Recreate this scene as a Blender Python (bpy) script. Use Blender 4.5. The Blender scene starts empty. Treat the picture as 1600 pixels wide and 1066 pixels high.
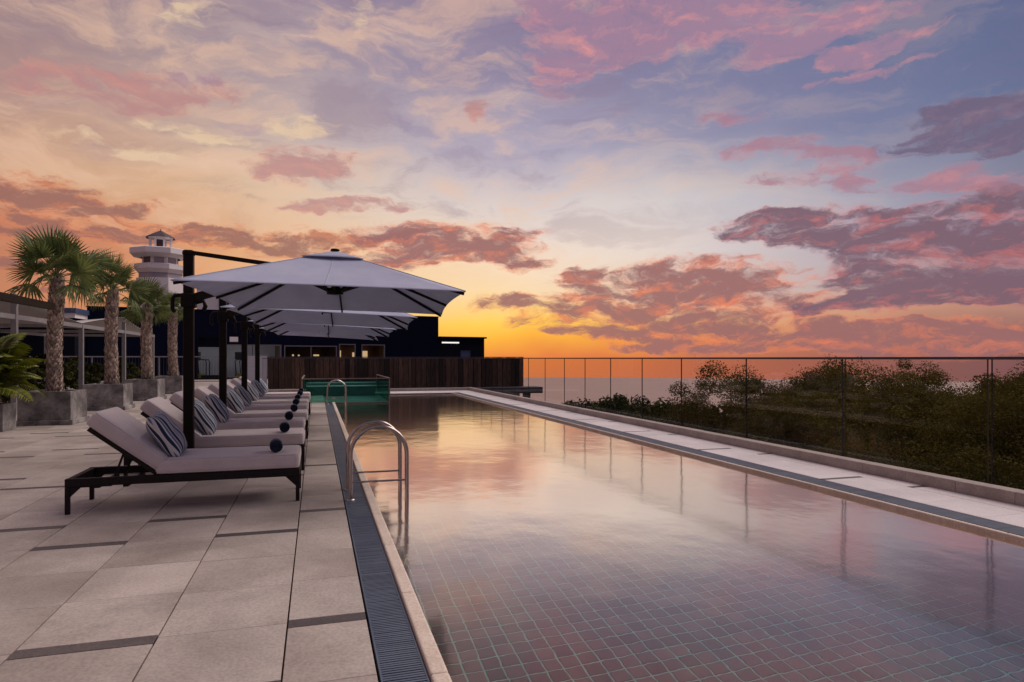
import bpy, math, random
import numpy as np
from mathutils import Matrix, Vector, Euler

random.seed(7)
rng = np.random.default_rng(7)
SC = bpy.context.scene
COL = SC.collection
PI = math.pi
YAW = math.radians(16.8)


# ---------------------------------------------------------------- camera
cd = bpy.data.cameras.new('camera')
cam = bpy.data.objects.new('camera', cd)
COL.objects.link(cam)
cam.location = (0, 0, 1.34)
cam.rotation_euler = (PI / 2, 0, -YAW)
cd.sensor_fit = 'HORIZONTAL'
cd.sensor_width = 36
cd.lens = 36 * 1013 / 1600
cd.shift_y = 27 / 1600
cd.clip_start = 0.05
cd.clip_end = 8000
SC.camera = cam


# ---------------------------------------------------------------- colour and node helpers
def lin(c):
    out = []
    for v in c[:3]:
        v = v / 255.0
        out.append(v / 12.92 if v <= 0.04045 else ((v + 0.055) / 1.055) ** 2.4)
    return (out[0], out[1], out[2], 1.0)


class NT:
    def __init__(self, tree):
        self.t = tree
        tree.nodes.clear()

    def n(self, kind, **kw):
        nd = self.t.nodes.new(kind)
        for k, v in kw.items():
            setattr(nd, k, v)
        return nd

    def put(self, sock, v):
        if isinstance(v, bpy.types.NodeSocket):
            self.t.links.new(v, sock)
        elif v is not None:
            sock.default_value = v

    def m(self, op, a, b=None, c=None, clamp=False):
        nd = self.n('ShaderNodeMath', operation=op, use_clamp=clamp)
        for i, v in enumerate((a, b, c)):
            self.put(nd.inputs[i], v)
        return nd.outputs[0]

    def vm(self, op, a, b=None, scale=None):
        nd = self.n('ShaderNodeVectorMath', operation=op)
        self.put(nd.inputs[0], a)
        if b is not None:
            self.put(nd.inputs[1], b)
        if scale is not None:
            self.put(nd.inputs['Scale'], scale)
        return nd.outputs[0]

    def mix(self, f, a, b, blend='MIX'):
        nd = self.n('ShaderNodeMix', data_type='RGBA', blend_type=blend)
        self.put(nd.inputs[0], f)
        self.put(nd.inputs[6], a)
        self.put(nd.inputs[7], b)
        return nd.outputs[2]

    def rng(self, v, a, b, c=0.0, d=1.0, smooth=False):
        nd = self.n('ShaderNodeMapRange', interpolation_type='SMOOTHSTEP' if smooth else 'LINEAR')
        for i, x in enumerate((v, a, b, c, d)):
            self.put(nd.inputs[i], x)
        return nd.outputs[0]

    def noise(self, vec, scale=1.0, detail=4.0, rough=0.55, dist=0.0):
        nd = self.n('ShaderNodeTexNoise', noise_dimensions='3D')
        self.put(nd.inputs['Vector'], vec)
        self.put(nd.inputs['Scale'], scale)
        self.put(nd.inputs['Detail'], detail)
        self.put(nd.inputs['Roughness'], rough)
        self.put(nd.inputs['Distortion'], dist)
        return nd

    def mapping(self, vec, loc=(0, 0, 0), rot=(0, 0, 0), sc=(1, 1, 1), kind='POINT'):
        nd = self.n('ShaderNodeMapping', vector_type=kind)
        self.put(nd.inputs[0], vec)
        nd.inputs[1].default_value = loc
        nd.inputs[2].default_value = rot
        nd.inputs[3].default_value = sc
        return nd.outputs[0]

    def ramp(self, f, stops, interp='LINEAR'):
        nd = self.n('ShaderNodeValToRGB')
        cr = nd.color_ramp
        cr.interpolation = interp
        while len(cr.elements) > 1:
            cr.elements.remove(cr.elements[-1])
        cr.elements[0].position = stops[0][0]
        cr.elements[0].color = stops[0][1]
        for p, c in stops[1:]:
            e = cr.elements.new(p)
            e.color = c
        self.put(nd.inputs[0], f)
        return nd.outputs[0]


# ---------------------------------------------------------------- sky (directions only: azimuth from +Y and elevation)
def az_of(px):
    return math.atan((px - 800) / 1013) + YAW


def el_of(px, py):
    t = math.atan((px - 800) / 1013)
    return math.atan((560 - py) / 1013 * math.cos(t))


def build_sky():
    w = bpy.data.worlds.new('World')
    SC.world = w
    w.use_nodes = True
    N = NT(w.node_tree)
    out = N.n('ShaderNodeOutputWorld')
    tc = N.n('ShaderNodeTexCoord')
    sep = N.n('ShaderNodeSeparateXYZ')
    N.put(sep.inputs[0], tc.outputs['Generated'])
    A = N.m('ARCTAN2', sep.outputs[0], sep.outputs[1])
    E = N.m('ARCSINE', sep.outputs[2])
    comb = N.n('ShaderNodeCombineXYZ')
    N.put(comb.inputs[0], A)
    N.put(comb.inputs[1], E)
    P0 = comb.outputs[0]
    # organic displacement of the coordinates
    wn = N.noise(N.mapping(P0, sc=(5.0, 9.0, 1), rot=(0, 0, -0.12)), 1.0, 3, 0.55)
    off = N.vm('MULTIPLY', N.vm('SUBTRACT', wn.outputs['Color'], (0.5, 0.5, 0.5)), (0.10, 0.055, 0))
    P1 = N.vm('ADD', P0, off)
    wn2 = N.noise(N.mapping(P0, sc=(22.0, 40.0, 1), rot=(0, 0, -0.15)), 1.0, 4, 0.6)
    off2 = N.vm('MULTIPLY', N.vm('SUBTRACT', wn2.outputs['Color'], (0.5, 0.5, 0.5)), (0.045, 0.024, 0))
    P = N.vm('ADD', P1, off2)
    s1 = N.n('ShaderNodeSeparateXYZ')
    N.put(s1.inputs[0], P1)
    U = N.m('ADD', N.m('DIVIDE', s1.outputs[0], 2 * PI), 0.5)
    V = s1.outputs[1]

    cols = (0, 200, 400, 600, 800, 1000, 1200, 1400, 1600)
    rows = [
        (600, [(190, 118, 84), (195, 122, 82), (205, 126, 78), (212, 122, 74), (212, 118, 70), (205, 112, 78), (182, 102, 84), (152, 96, 88), (126, 86, 86)], (118, 98, 110)),
        (560, [(188, 118, 86), (194, 122, 84), (210, 132, 80), (226, 136, 70), (228, 128, 62), (210, 114, 74), (182, 107, 84), (152, 98, 92), (126, 88, 90)], (120, 100, 114)),
        (530, [(190, 122, 90), (198, 128, 88), (216, 146, 86), (240, 172, 72), (252, 186, 58), (230, 142, 72), (196, 124, 90), (165, 112, 100), (142, 102, 100)], (122, 102, 118)),
        (503, [(192, 126, 92), (202, 134, 94), (222, 156, 98), (246, 192, 92), (255, 210, 84), (238, 176, 96), (214, 156, 116), (198, 146, 122), (176, 128, 114)], (122, 104, 124)),
        (460, [(196, 128, 94), (206, 140, 102), (228, 168, 114), (244, 206, 148), (248, 216, 172), (232, 206, 178), (206, 184, 176), (176, 154, 156), (144, 118, 128)], (120, 106, 130)),
        (400, [(196, 122, 90), (206, 136, 100), (228, 172, 124), (238, 206, 172), (242, 220, 198), (230, 214, 204), (198, 188, 194), (164, 158, 174), (136, 124, 150)], (116, 106, 134)),
        (320, [(200, 156, 126), (208, 164, 128), (218, 186, 156), (222, 204, 190), (214, 202, 202), (214, 205, 202), (182, 178, 188), (150, 150, 170), (124, 126, 148)], (112, 106, 136)),
        (230, [(178, 142, 134), (192, 158, 142), (194, 172, 162), (190, 176, 180), (172, 164, 186), (156, 152, 174), (132, 132, 162), (116, 122, 154), (102, 112, 146)], (106, 104, 138)),
        (120, [(150, 124, 130), (164, 142, 144), (166, 148, 154), (158, 144, 162), (140, 130, 158), (132, 128, 158), (118, 120, 154), (106, 112, 146), (94, 104, 140)], (100, 102, 140)),
        (0, [(138, 116, 128), (148, 128, 138), (154, 136, 150), (148, 132, 152), (134, 122, 150), (128, 118, 148), (114, 114, 146), (102, 108, 142), (92, 100, 138)], (98, 102, 140)),
        (-420, [(118, 110, 138), (120, 112, 140), (122, 112, 140), (122, 112, 140), (118, 110, 140), (112, 108, 142), (104, 106, 144), (94, 104, 146), (90, 102, 145)], (100, 104, 142)),
    ]
    col = None
    prev = None
    for yc, cs, back in rows:
        back = [0.80 * v for v in back]   # dusk opposite the sunset, unseen and dimmed to darken camera-facing sides
        st = [(0.0, lin(back)), (0.5 + math.radians(-80) / (2 * PI), lin([0.5 * a + 0.5 * b for a, b in zip(cs[0], back)]))]
        for p, c in zip(cols, cs):
            st.append((0.5 + az_of(p) / (2 * PI), lin(c)))
        st += [(0.5 + math.radians(95) / (2 * PI), lin([0.5 * a + 0.5 * b for a, b in zip(cs[-1], back)])), (1.0, lin(back))]
        r = N.ramp(U, st, 'B_SPLINE')
        e = math.atan((560 - yc) / 1013)
        if col is None:
            col = r
        else:
            col = N.mix(N.rng(V, prev, e, 0, 1), col, r)
        prev = e

    # soft mottled veil
    vn = N.noise(N.mapping(P, (0.7, 0.3, 0), (0, 0, 0.20), (5.0, 15.0, 1)), 1.0, 8, 0.62, 0.5).outputs['Fac']
    vfade = N.rng(E, 0.06, 0.22, 0, 1, True)
    vside = N.rng(A, 0.25, 0.75, 1.0, 0.25, True)
    vk = N.m('MULTIPLY', vfade, vside)
    col = N.mix(N.m('MULTIPLY', N.rng(vn, 0.47, 0.64, 0, 0.50, True), vk), col, lin((232, 190, 160)))
    col = N.mix(N.m('MULTIPLY', N.rng(vn, 0.49, 0.34, 0, 0.34, True), vk), col, lin((136, 112, 134)))
    # high thin streaks
    sv = N.mapping(P, rot=(0, 0, 0.32), sc=(2.2, 15.0, 1))
    sn = N.noise(sv, 1.0, 7, 0.62).outputs['Fac']
    sm = N.rng(sn, 0.5, 0.72, 0, 1, True)
    fade = N.rng(E, 0.10, 0.30, 0, 1, True)
    fade2 = N.rng(A, 0.5, 0.9, 1.0, 0.15, True)
    col = N.mix(N.m('MULTIPLY', N.m('MULTIPLY', sm, fade), N.m('MULTIPLY', fade2, 0.38)), col, lin((226, 196, 176)))
    dm = N.rng(sn, 0.46, 0.28, 0, 1, True)
    col = N.mix(N.m('MULTIPLY', N.m('MULTIPLY', dm, fade), 0.28), col, lin((118, 112, 150)))

    # fractal detail shared by the cloud layers, and the same a step towards the sun for relief
    cv = N.mapping(P, rot=(0, 0, -0.10), sc=(11.0, 30.0, 1))
    n1 = N.noise(cv, 1.0, 9, 0.66, 0.3).outputs['Fac']
    n2 = N.noise(N.vm('ADD', cv, (0.08, 0.34, 0)), 1.0, 6, 0.66, 0.3).outputs['Fac']
    relief = N.m('SUBTRACT', n2, n1)
    n3 = N.m('SUBTRACT', N.noise(N.mapping(P, (3.1, 1.7, 0), (0, 0, -0.16), (26.0, 62.0, 1)), 1.0, 6, 0.6).outputs['Fac'], 0.5)

    def layer(col, blobs, thick, lit, lo, hi, k, gain, edge, relief_k, alpha=1.0):
        acc = None
        for (px, py, rx, ry, ang, wt) in blobs:
            a, e = az_of(px), el_of(px, py)
            ra = (az_of(px + rx) - az_of(px - rx)) / 2
            re = (el_of(px, py - ry) - el_of(px, py + ry)) / 2
            # the map divides by the radii after un-rotating
            mp = N.mapping(P, (a, e, 0), (0, 0, math.radians(ang)), (ra, re, 1), 'TEXTURE')
            g = N.n('ShaderNodeTexGradient', gradient_type='SPHERICAL')
            N.put(g.inputs[0], mp)
            v = N.m('MULTIPLY', g.outputs[1], wt)
            acc = v if acc is None else N.m('ADD', acc, v)
        acc = N.m('MINIMUM', N.m('MULTIPLY', acc, 1.75), 1.0)
        gate = N.m('MULTIPLY', acc, 3.0, clamp=True)
        d = N.m('MULTIPLY_ADD', gate, N.m('ADD', N.m('MULTIPLY', N.m('SUBTRACT', n1, 0.5), k * 1.9), N.m('MULTIPLY', n3, 2.0)), acc)
        mask = N.rng(d, lo, hi, 0, alpha, True)
        thin = N.rng(d, lo, lo + edge, 1, 0, True)
        f = N.m('ADD', N.m('MULTIPLY', thin, gain), N.m('ADD', N.m('MULTIPLY', relief, relief_k), N.m('MULTIPLY', n3, 1.5)), clamp=True)
        return N.mix(mask, col, N.mix(f, thick, lit))

    L = lin
    # left: brown and orange banks
    col = layer(col, [(20, 300, 190, 46, 10, 1.0), (-200, 270, 260, 60, 0, 0.8), (150, 330, 170, 26, 8, 0.7), (330, 368, 260, 28, 4, 1.0), (520, 385, 190, 24, 8, 0.9),
                      (100, 372, 220, 18, 4, 0.7), (20, 415, 220, 14, 4, 0.8), (-40, 350, 160, 22, 6, 0.9), (60, 450, 200, 12, 0, 0.6)],
                L((150, 102, 94)), L((228, 134, 88)), 0.24, 1.05, 1.6, 0.95, 0.8, 2.4, 0.88)
    # rose patches above the umbrellas
    col = layer(col, [(465, 258, 130, 44, 6, 1.0), (520, 318, 130, 18, 12, 0.9), (600, 322, 90, 16, 4, 0.6), (270, 140, 200, 44, 14, 0.7), (757, 172, 30, 24, 0, 0.9), (120, 120, 200, 40, 10, 0.6)],
                L((182, 132, 132)), L((232, 150, 126)), 0.30, 1.15, 1.5, 0.8, 0.6, 2.0, 0.78)
    # cream glow patch
    col = layer(col, [(470, 196, 75, 30, 0, 1.0), (330, 215, 150, 26, -8, 0.6), (220, 235, 200, 22, -4, 0.6), (560, 30, 60, 30, 60, 0.5), (300, 20, 80, 40, 30, 0.5)],
                L((228, 198, 164)), L((240, 212, 172)), 0.25, 1.15, 1.3, 0.5, 0.5, 1.0, 0.75)
    # pale blue holes on the left
    col = layer(col, [(370, 192, 60, 16, 0, 1.0), (300, 118, 110, 20, 10, 0.7), (640, 190, 110, 22, -10, 0.7)], L((138, 128, 160)), L((160, 146, 166)), 0.25, 1.25, 1.3, 0.5, 0.5, 1.0, 0.38)
    # middle low clouds
    col = layer(col, [(630, 366, 110, 30, 0, 1.0), (745, 380, 150, 38, 6, 1.1), (660, 402, 170, 30, 4, 0.9), (820, 412, 70, 18, 8, 0.8), (900, 425, 60, 14, 8, 0.6),
                      (1060, 428, 180, 34, 2, 1.1), (1000, 452, 170, 30, -4, 1.0), (1180, 442, 120, 26, 6, 0.9), (1230, 462, 110, 14, 0, 0.6),
                      (840, 470, 130, 18, 4, 1.0), (980, 486, 230, 28, 4, 1.1), (1150, 492, 200, 24, 2, 0.9), (1010, 515, 200, 16, 2, 0.8), (1180, 528, 330, 20, 0, 1.1), (1060, 545, 220, 13, 0, 0.8),
                      (1430, 520, 330, 22, -2, 1.0), (1500, 548, 330, 22, 0, 1.1), (1330, 508, 200, 12, -2, 0.7), (870, 522, 50, 7, -2, 0.5)],
                L((152, 104, 104)), L((238, 130, 92)), 0.20, 1.12, 1.35, 1.0, 0.85, 3.0, 0.96)
    # right: heavy mauve bank with coral rims
    col = layer(col, [(1190, 356, 100, 26, 4, 1.0), (1290, 362, 160, 42, -4, 1.1), (1420, 375, 210, 56, -6, 1.1), (1560, 350, 200, 68, -8, 1.1), (1460, 420, 190, 48, 4, 1.1),
                      (1560, 425, 150, 60, 0, 1.1), (1370, 445, 120, 36, -10, 1.0), (1330, 476, 210, 18, 4, 0.9), (1480, 474, 210, 26, 2, 1.0), (1700, 390, 260, 110, 0, 1.0), (1560, 300, 110, 22, -14, 0.8)],
                L((122, 94, 108)), L((214, 118, 112)), 0.18, 1.08, 1.3, 1.0, 0.72, 2.8, 0.96)
    # right: smoky upper cloud and rose scraps
    col = layer(col, [(1480, 178, 110, 34, -6, 1.0), (1560, 170, 130, 40, 0, 1.0), (1450, 215, 120, 26, -4, 0.9), (1590, 205, 120, 30, 0, 0.9), (1540, 232, 120, 18, 0, 0.6)],
                L((110, 98, 122)), L((156, 122, 138)), 0.30, 1.05, 1.2, 0.6, 0.5, 1.6, 0.93)
    col = layer(col, [(1205, 232, 95, 20, 10, 0.62), (1310, 236, 130, 20, -4, 0.62), (1300, 270, 120, 26, 0, 0.66), (1350, 286, 110, 22, -4, 0.62), (1470, 270, 110, 20, 10, 0.62), (1540, 285, 150, 28, -6, 0.7),
                      (1140, 190, 70, 26, -6, 0.5), (1215, 285, 80, 22, 0, 0.45)],
                L((166, 124, 140)), L((218, 140, 138)), 0.22, 1.10, 1.45, 0.75, 0.65, 2.0, 0.85)
    # top: broad pink cloud
    col = layer(col, [(870, 100, 70, 60, 40, 1.0), (930, 60, 120, 60, 10, 1.1), (1050, 40, 160, 60, -6, 1.1), (1150, 30, 160, 50, -14, 1.1), (1250, 70, 130, 30, 6, 0.9), (1360, 80, 140, 24, 6, 0.9),
                      (1330, 30, 160, 36, 0, 0.8), (1440, 100, 70, 12, 8, 0.7), (1330, 118, 110, 12, 0, 0.6), (1100, -60, 420, 90, 0, 1.0), (840, 20, 60, 50, 30, 0.7)],
                L((158, 126, 150)), L((226, 150, 144)), 0.24, 1.10, 1.4, 0.95, 0.72, 2.8, 0.90)

    sky = N.n('ShaderNodeTexSky', sky_type='NISHITA')
    sky.sun_disc = False
    sky.sun_elevation = math.radians(4)
    sky.sun_rotation = math.radians(16)
    bg1 = N.n('ShaderNodeBackground')
    N.put(bg1.inputs[0], col)
    bg1.inputs[1].default_value = 1.04
    bg2 = N.n('ShaderNodeBackground')
    N.put(bg2.inputs[0], sky.outputs[0])
    bg2.inputs[1].default_value = 0.001
    ad = N.n('ShaderNodeAddShader')
    N.put(ad.inputs[0], bg1.outputs[0])
    N.put(ad.inputs[1], bg2.outputs[0])
    N.put(out.inputs[0], ad.outputs[0])


build_sky()
sl = bpy.data.lights.new('sun', 'SUN')
sl.energy = 2.35
sl.angle = math.radians(52)
sl.color = (1.0, 0.85, 0.74)
so = bpy.data.objects.new('sun', sl)
COL.objects.link(so)
so.rotation_euler = Vector((-0.60, -0.16, -0.785)).to_track_quat('-Z', 'Y').to_euler()
SC.view_settings.view_transform = 'Standard'
SC.view_settings.look = 'None'
SC.view_settings.exposure = 0
SC.view_settings.gamma = 1
SC.view_settings.use_curve_mapping = False
SC.render.engine = 'CYCLES'
cy = SC.cycles
cy.use_denoising = True
try:
    cy.denoiser = 'OPENIMAGEDENOISE'
except Exception:
    pass
cy.max_bounces = 10
cy.transparent_max_bounces = 24
cy.transmission_bounces = 8
cy.glossy_bounces = 5
cy.diffuse_bounces = 3
cy.sample_clamp_indirect = 6
cy.blur_glossy = 0.3


# ---------------------------------------------------------------- materials
def new_mat(name):
    m = bpy.data.materials.new(name)
    m.use_nodes = True
    return m, NT(m.node_tree)


def mat(name, c1, c2=None, scale=8.0, detail=5, rough=0.6, bump=0.0, bscale=None, metal=0.0, var=0.0, coords='Object', stretch=(1, 1, 1),
        spec=0.5, sheen=0.0, rrange=0.0, trans=0.0, speck=None, stain=None):
    """Principled with noise-mixed colours, per-piece brightness variation and fine bump. Colours are linear albedos."""
    m, N = new_mat(name)
    o = N.n('ShaderNodeOutputMaterial')
    b = N.n('ShaderNodeBsdfPrincipled')
    tc = N.n('ShaderNodeTexCoord')
    v = N.mapping(tc.outputs[coords], sc=stretch)
    oi = N.n('ShaderNodeObjectInfo')
    ge = N.n('ShaderNodeNewGeometry')
    v = N.vm('ADD', v, N.vm('SCALE', (13.1, 7.7, 3.3), scale=oi.outputs['Random'])) if var else v
    c2 = c2 or c1
    nz = N.noise(v, scale, detail, 0.6)
    f = N.rng(nz.outputs['Fac'], 0.3, 0.7, 0, 1, True)
    col = N.mix(f, (*c1, 1), (*c2, 1))
    if speck:
        sn = N.noise(v, speck[0], 2, 0.6)
        sf = N.rng(sn.outputs['Fac'], 0.35, 0.65, 1 - speck[1], 1 + speck[1])
        col = N.mix(1.0, col, sf, 'MULTIPLY')
    if stain:
        st = N.noise(ge.outputs['Position'], stain[0], 7, 0.68, 0.6)
        col = N.mix(1.0, col, N.rng(st.outputs['Fac'], 0.36, 0.62, 1 - stain[1], 1.04, True), 'MULTIPLY')
    if var:
        r = N.m('FRACT', N.m('ADD', oi.outputs['Random'], ge.outputs['Random Per Island']))
        g = N.rng(r, 0, 1, 1 - var, 1 + var)
        col = N.mix(1.0, col, g, 'MULTIPLY')
    N.put(b.inputs['Base Color'], col)
    if rrange:
        N.put(b.inputs['Roughness'], N.rng(nz.outputs['Fac'], 0.3, 0.7, rough - rrange, rough + rrange))
    else:
        b.inputs['Roughness'].default_value = rough
    b.inputs['Metallic'].default_value = metal
    b.inputs['Specular IOR Level'].default_value = spec
    if sheen:
        b.inputs['Sheen Weight'].default_value = sheen
    if bump:
        bn = N.noise(v, bscale or scale * 6, 4, 0.6)
        bp = N.n('ShaderNodeBump')
        bp.inputs['Strength'].default_value = 1.0
        bp.inputs['Distance'].default_value = bump
        N.put(bp.inputs['Height'], bn.outputs['Fac'])
        N.put(b.inputs['Normal'], bp.outputs[0])
    if trans:
        tr = N.n('ShaderNodeBsdfTranslucent')
        N.put(tr.inputs[0], col)
        mx = N.n('ShaderNodeMixShader')
        mx.inputs[0].default_value = trans
        N.put(mx.inputs[1], b.outputs[0])
        N.put(mx.inputs[2], tr.outputs[0])
        N.put(o.inputs[0], mx.outputs[0])
    else:
        N.put(o.inputs[0], b.outputs[0])
    return m


def glass_mat(name, tint, strength=1.0, solid=None):
    m, N = new_mat(name)
    o = N.n('ShaderNodeOutputMaterial')
    fr = N.n('ShaderNodeFresnel')
    fr.inputs[0].default_value = 1.45
    g = N.n('ShaderNodeBsdfGlossy')
    g.inputs['Roughness'].default_value = 0.0
    t = N.n('ShaderNodeBsdfTransparent')
    t.inputs[0].default_value = (*tint, 1)
    base = t.outputs[0]
    if solid:
        d = N.n('ShaderNodeBsdfDiffuse')
        d.inputs[0].default_value = (*solid[0], 1)
        mx0 = N.n('ShaderNodeMixShader')
        mx0.inputs[0].default_value = solid[1]
        N.put(mx0.inputs[1], t.outputs[0])
        N.put(mx0.inputs[2], d.outputs[0])
        base = mx0.outputs[0]
    mx = N.n('ShaderNodeMixShader')
    N.put(mx.inputs[0], N.m('MULTIPLY', fr.outputs[0], strength, clamp=True))
    N.put(mx.inputs[1], base)
    N.put(mx.inputs[2], g.outputs[0])
    N.put(o.inputs[0], mx.outputs[0])
    return m


def emit_mat(name, c, s):
    m, N = new_mat(name)
    o = N.n('ShaderNodeOutputMaterial')
    e = N.n('ShaderNodeEmission')
    e.inputs[0].default_value = (*c, 1)
    e.inputs[1].default_value = s
    N.put(o.inputs[0], e.outputs[0])
    return m


def water_mat():
    m, N = new_mat('pool_water')
    o = N.n('ShaderNodeOutputMaterial')
    tc = N.n('ShaderNodeTexCoord')
    v1 = N.mapping(tc.outputs['Object'], sc=(1.0, 0.8, 1))
    n1 = N.noise(v1, 3.2, 3, 0.5)
    n2 = N.noise(v1, 0.7, 2, 0.5)
    h = N.m('ADD', N.m('MULTIPLY', n1.outputs['Fac'], 0.35), n2.outputs['Fac'])
    bp = N.n('ShaderNodeBump')
    bp.inputs['Strength'].default_value = 1.0
    bp.inputs['Distance'].default_value = 0.008
    N.put(bp.inputs['Height'], h)
    fr = N.n('ShaderNodeFresnel')
    fr.inputs[0].default_value = 1.33
    N.put(fr.inputs[1], bp.outputs[0])
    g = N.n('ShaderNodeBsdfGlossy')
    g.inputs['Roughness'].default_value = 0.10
    g.inputs[0].default_value = (1.0, 0.91, 0.81, 1)  # warm tint put into the reflections in place of peach light
    N.put(g.inputs['Normal'], bp.outputs[0])
    r = N.n('ShaderNodeBsdfRefraction')
    r.inputs['IOR'].default_value = 1.33
    r.inputs['Roughness'].default_value = 0.0
    r.inputs[0].default_value = (0.96, 0.97, 0.94, 1)
    N.put(r.inputs['Normal'], bp.outputs[0])
    mx = N.n('ShaderNodeMixShader')
    N.put(mx.inputs[0], N.m('MULTIPLY_ADD', fr.outputs[0], 4.6, -0.17, clamp=True))
    N.put(mx.inputs[1], r.outputs[0])
    N.put(mx.inputs[2], g.outputs[0])
    N.put(o.inputs[0], mx.outputs[0])
    return m


def stripe_mat():
    """Woven pillow cloth: stripes of navy, mid blue and off-white across the local Y axis."""
    m, N = new_mat('striped_cloth')
    o = N.n('ShaderNodeOutputMaterial')
    b = N.n('ShaderNodeBsdfPrincipled')
    tc = N.n('ShaderNodeTexCoord')
    sp = N.n('ShaderNodeSeparateXYZ')
    N.put(sp.inputs[0], tc.outputs['Object'])
    y = N.m('FRACT', N.m('ADD', N.m('MULTIPLY', sp.outputs[1], 1 / 0.145), 10.1))
    nv, mb, lt, wh = (0.020, 0.035, 0.085, 1), (0.10, 0.16, 0.28, 1), (0.40, 0.42, 0.46, 1), (0.62, 0.60, 0.58, 1)
    st = [(0, nv), (0.10, wh), (0.17, mb), (0.23, wh), (0.30, mb), (0.44, lt), (0.50, mb), (0.58, wh), (0.66, nv), (0.73, wh), (0.79, mb), (0.86, lt), (0.93, nv)]
    c = N.ramp(y, st, 'CONSTANT')
    wv = N.noise(tc.outputs['Object'], 220, 2, 0.5)
    c = N.mix(1.0, c, N.rng(wv.outputs['Fac'], 0.3, 0.7, 0.8, 1.15), 'MULTIPLY')
    N.put(b.inputs['Base Color'], c)
    b.inputs['Roughness'].default_value = 0.9
    b.inputs['Specular IOR Level'].default_value = 0.2
    bp = N.n('ShaderNodeBump')
    bp.inputs['Distance'].default_value = 0.002
    N.put(bp.inputs['Height'], wv.outputs['Fac'])
    N.put(b.inputs['Normal'], bp.outputs[0])
    N.put(o.inputs[0], b.outputs[0])
    return m


def sea_mat():
    m, N = new_mat('sea_water')
    o = N.n('ShaderNodeOutputMaterial')
    b = N.n('ShaderNodeBsdfPrincipled')
    tc = N.n('ShaderNodeTexCoord')
    v = N.mapping(tc.outputs['Object'], sc=(1, 1, 1))
    n = N.noise(v, 0.06, 6, 0.6)
    n2 = N.noise(N.mapping(tc.outputs['Object'], sc=(0.25, 1, 1)), 0.02, 4, 0.6)
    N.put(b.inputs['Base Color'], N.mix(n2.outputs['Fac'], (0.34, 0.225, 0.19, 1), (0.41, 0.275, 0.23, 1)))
    b.inputs['Roughness'].default_value = 0.5
    b.inputs['IOR'].default_value = 1.33
    bp = N.n('ShaderNodeBump')
    bp.inputs['Distance'].default_value = 0.5
    N.put(bp.inputs['Height'], n.outputs['Fac'])
    N.put(b.inputs['Normal'], bp.outputs[0])
    N.put(o.inputs[0], b.outputs[0])
    return m


M = {}
M['tile'] = mat('deck_tile', (0.355, 0.300, 0.265), (0.50, 0.435, 0.39), 1.1, 7, 0.58, 0.0006, 90, var=0.09, rrange=0.12, speck=(60, 0.13), stain=(0.9, 0.20))
M['tile_dark'] = mat('dark_inlay', (0.075, 0.062, 0.060), (0.10, 0.085, 0.08), 6, 4, 0.6, 0.0006, 90, var=0.15, speck=(70, 0.2))
M['grout'] = mat('grout', (0.10, 0.085, 0.08), (0.07, 0.06, 0.06), 10, 4, 0.9)
M['walk_tile'] = mat('walkway_tile', (0.68, 0.63, 0.63), (0.76, 0.71, 0.71), 1.6, 5, 0.5, 0.0005, 90, var=0.05, speck=(60, 0.08), stain=(0.9, 0.10))
M['kerb'] = mat('kerb_stone', (0.32, 0.27, 0.245), (0.40, 0.34, 0.31), 5, 5, 0.7, 0.0006, 70, var=0.06, speck=(60, 0.12))
M['coping'] = mat('coping_stone', (0.64, 0.53, 0.43), (0.72, 0.61, 0.51), 5, 5, 0.6, 0.0006, 90, var=0.05, speck=(90, 0.15))
M['grate'] = mat('grate_plastic', (0.075, 0.10, 0.145), (0.11, 0.14, 0.19), 2.5, 4, 0.42, var=0.12)
M['channel'] = mat('channel', (0.012, 0.014, 0.018), None, 4, 2, 0.6)
M['pool_tile'] = mat('pool_tile', (0.085, 0.055, 0.053), (0.125, 0.080, 0.074), 3.0, 4, 0.4, var=0.38)
M['pool_grout'] = mat('pool_grout', (0.20, 0.42, 0.38), (0.26, 0.48, 0.43), 5, 4, 0.8)
M['wall_tile'] = mat('pool_wall_tile', (0.27, 0.20, 0.165), (0.34, 0.26, 0.22), 3.0, 4, 0.4, var=0.12)
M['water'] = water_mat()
M['sea'] = sea_mat()
M['frame'] = mat('dark_woven_frame', (0.010, 0.007, 0.007), (0.016, 0.011, 0.011), 40, 3, 0.55, 0.001, 160, spec=0.2)
M['metal_dark'] = mat('dark_bronze_metal', (0.0065, 0.0042, 0.0035), (0.010, 0.0065, 0.005), 15, 3, 0.5, spec=0.15)
M['cushion'] = mat('cushion_cloth', (0.57, 0.50, 0.495), (0.63, 0.56, 0.55), 5, 4, 0.92, 0.0016, 30, var=0.05, spec=0.2, sheen=0.15, speck=(260, 0.07))
M['stripe'] = stripe_mat()
M['towel'] = mat('navy_towel', (0.020, 0.028, 0.060), (0.034, 0.044, 0.085), 60, 3, 0.95, 0.004, 220, spec=0.1, sheen=0.2)
M['canopy'] = mat('canopy_cloth', (0.52, 0.555, 0.71), (0.59, 0.625, 0.77), 3, 5, 0.85, 0.004, 7, var=0.02, spec=0.2, trans=0.24)
M['steel'] = mat('brushed_steel', (0.46, 0.40, 0.36), (0.55, 0.48, 0.43), 30, 3, 0.26, metal=1.0)
M['copper_steel'] = mat('satin_bronze', (0.30, 0.22, 0.19), (0.38, 0.29, 0.25), 20, 3, 0.4, metal=0.8)
M['glass'] = glass_mat('clear_glass', (0.94, 0.935, 0.93), 0.07)
M['glass_edge'] = mat('glass_edge', (0.012, 0.016, 0.015), None, 5, 2, 0.3)
M['green_glass'] = glass_mat('green_glass', (0.42, 0.72, 0.65), 0.4, ((0.06, 0.22, 0.18), 0.08))
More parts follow.
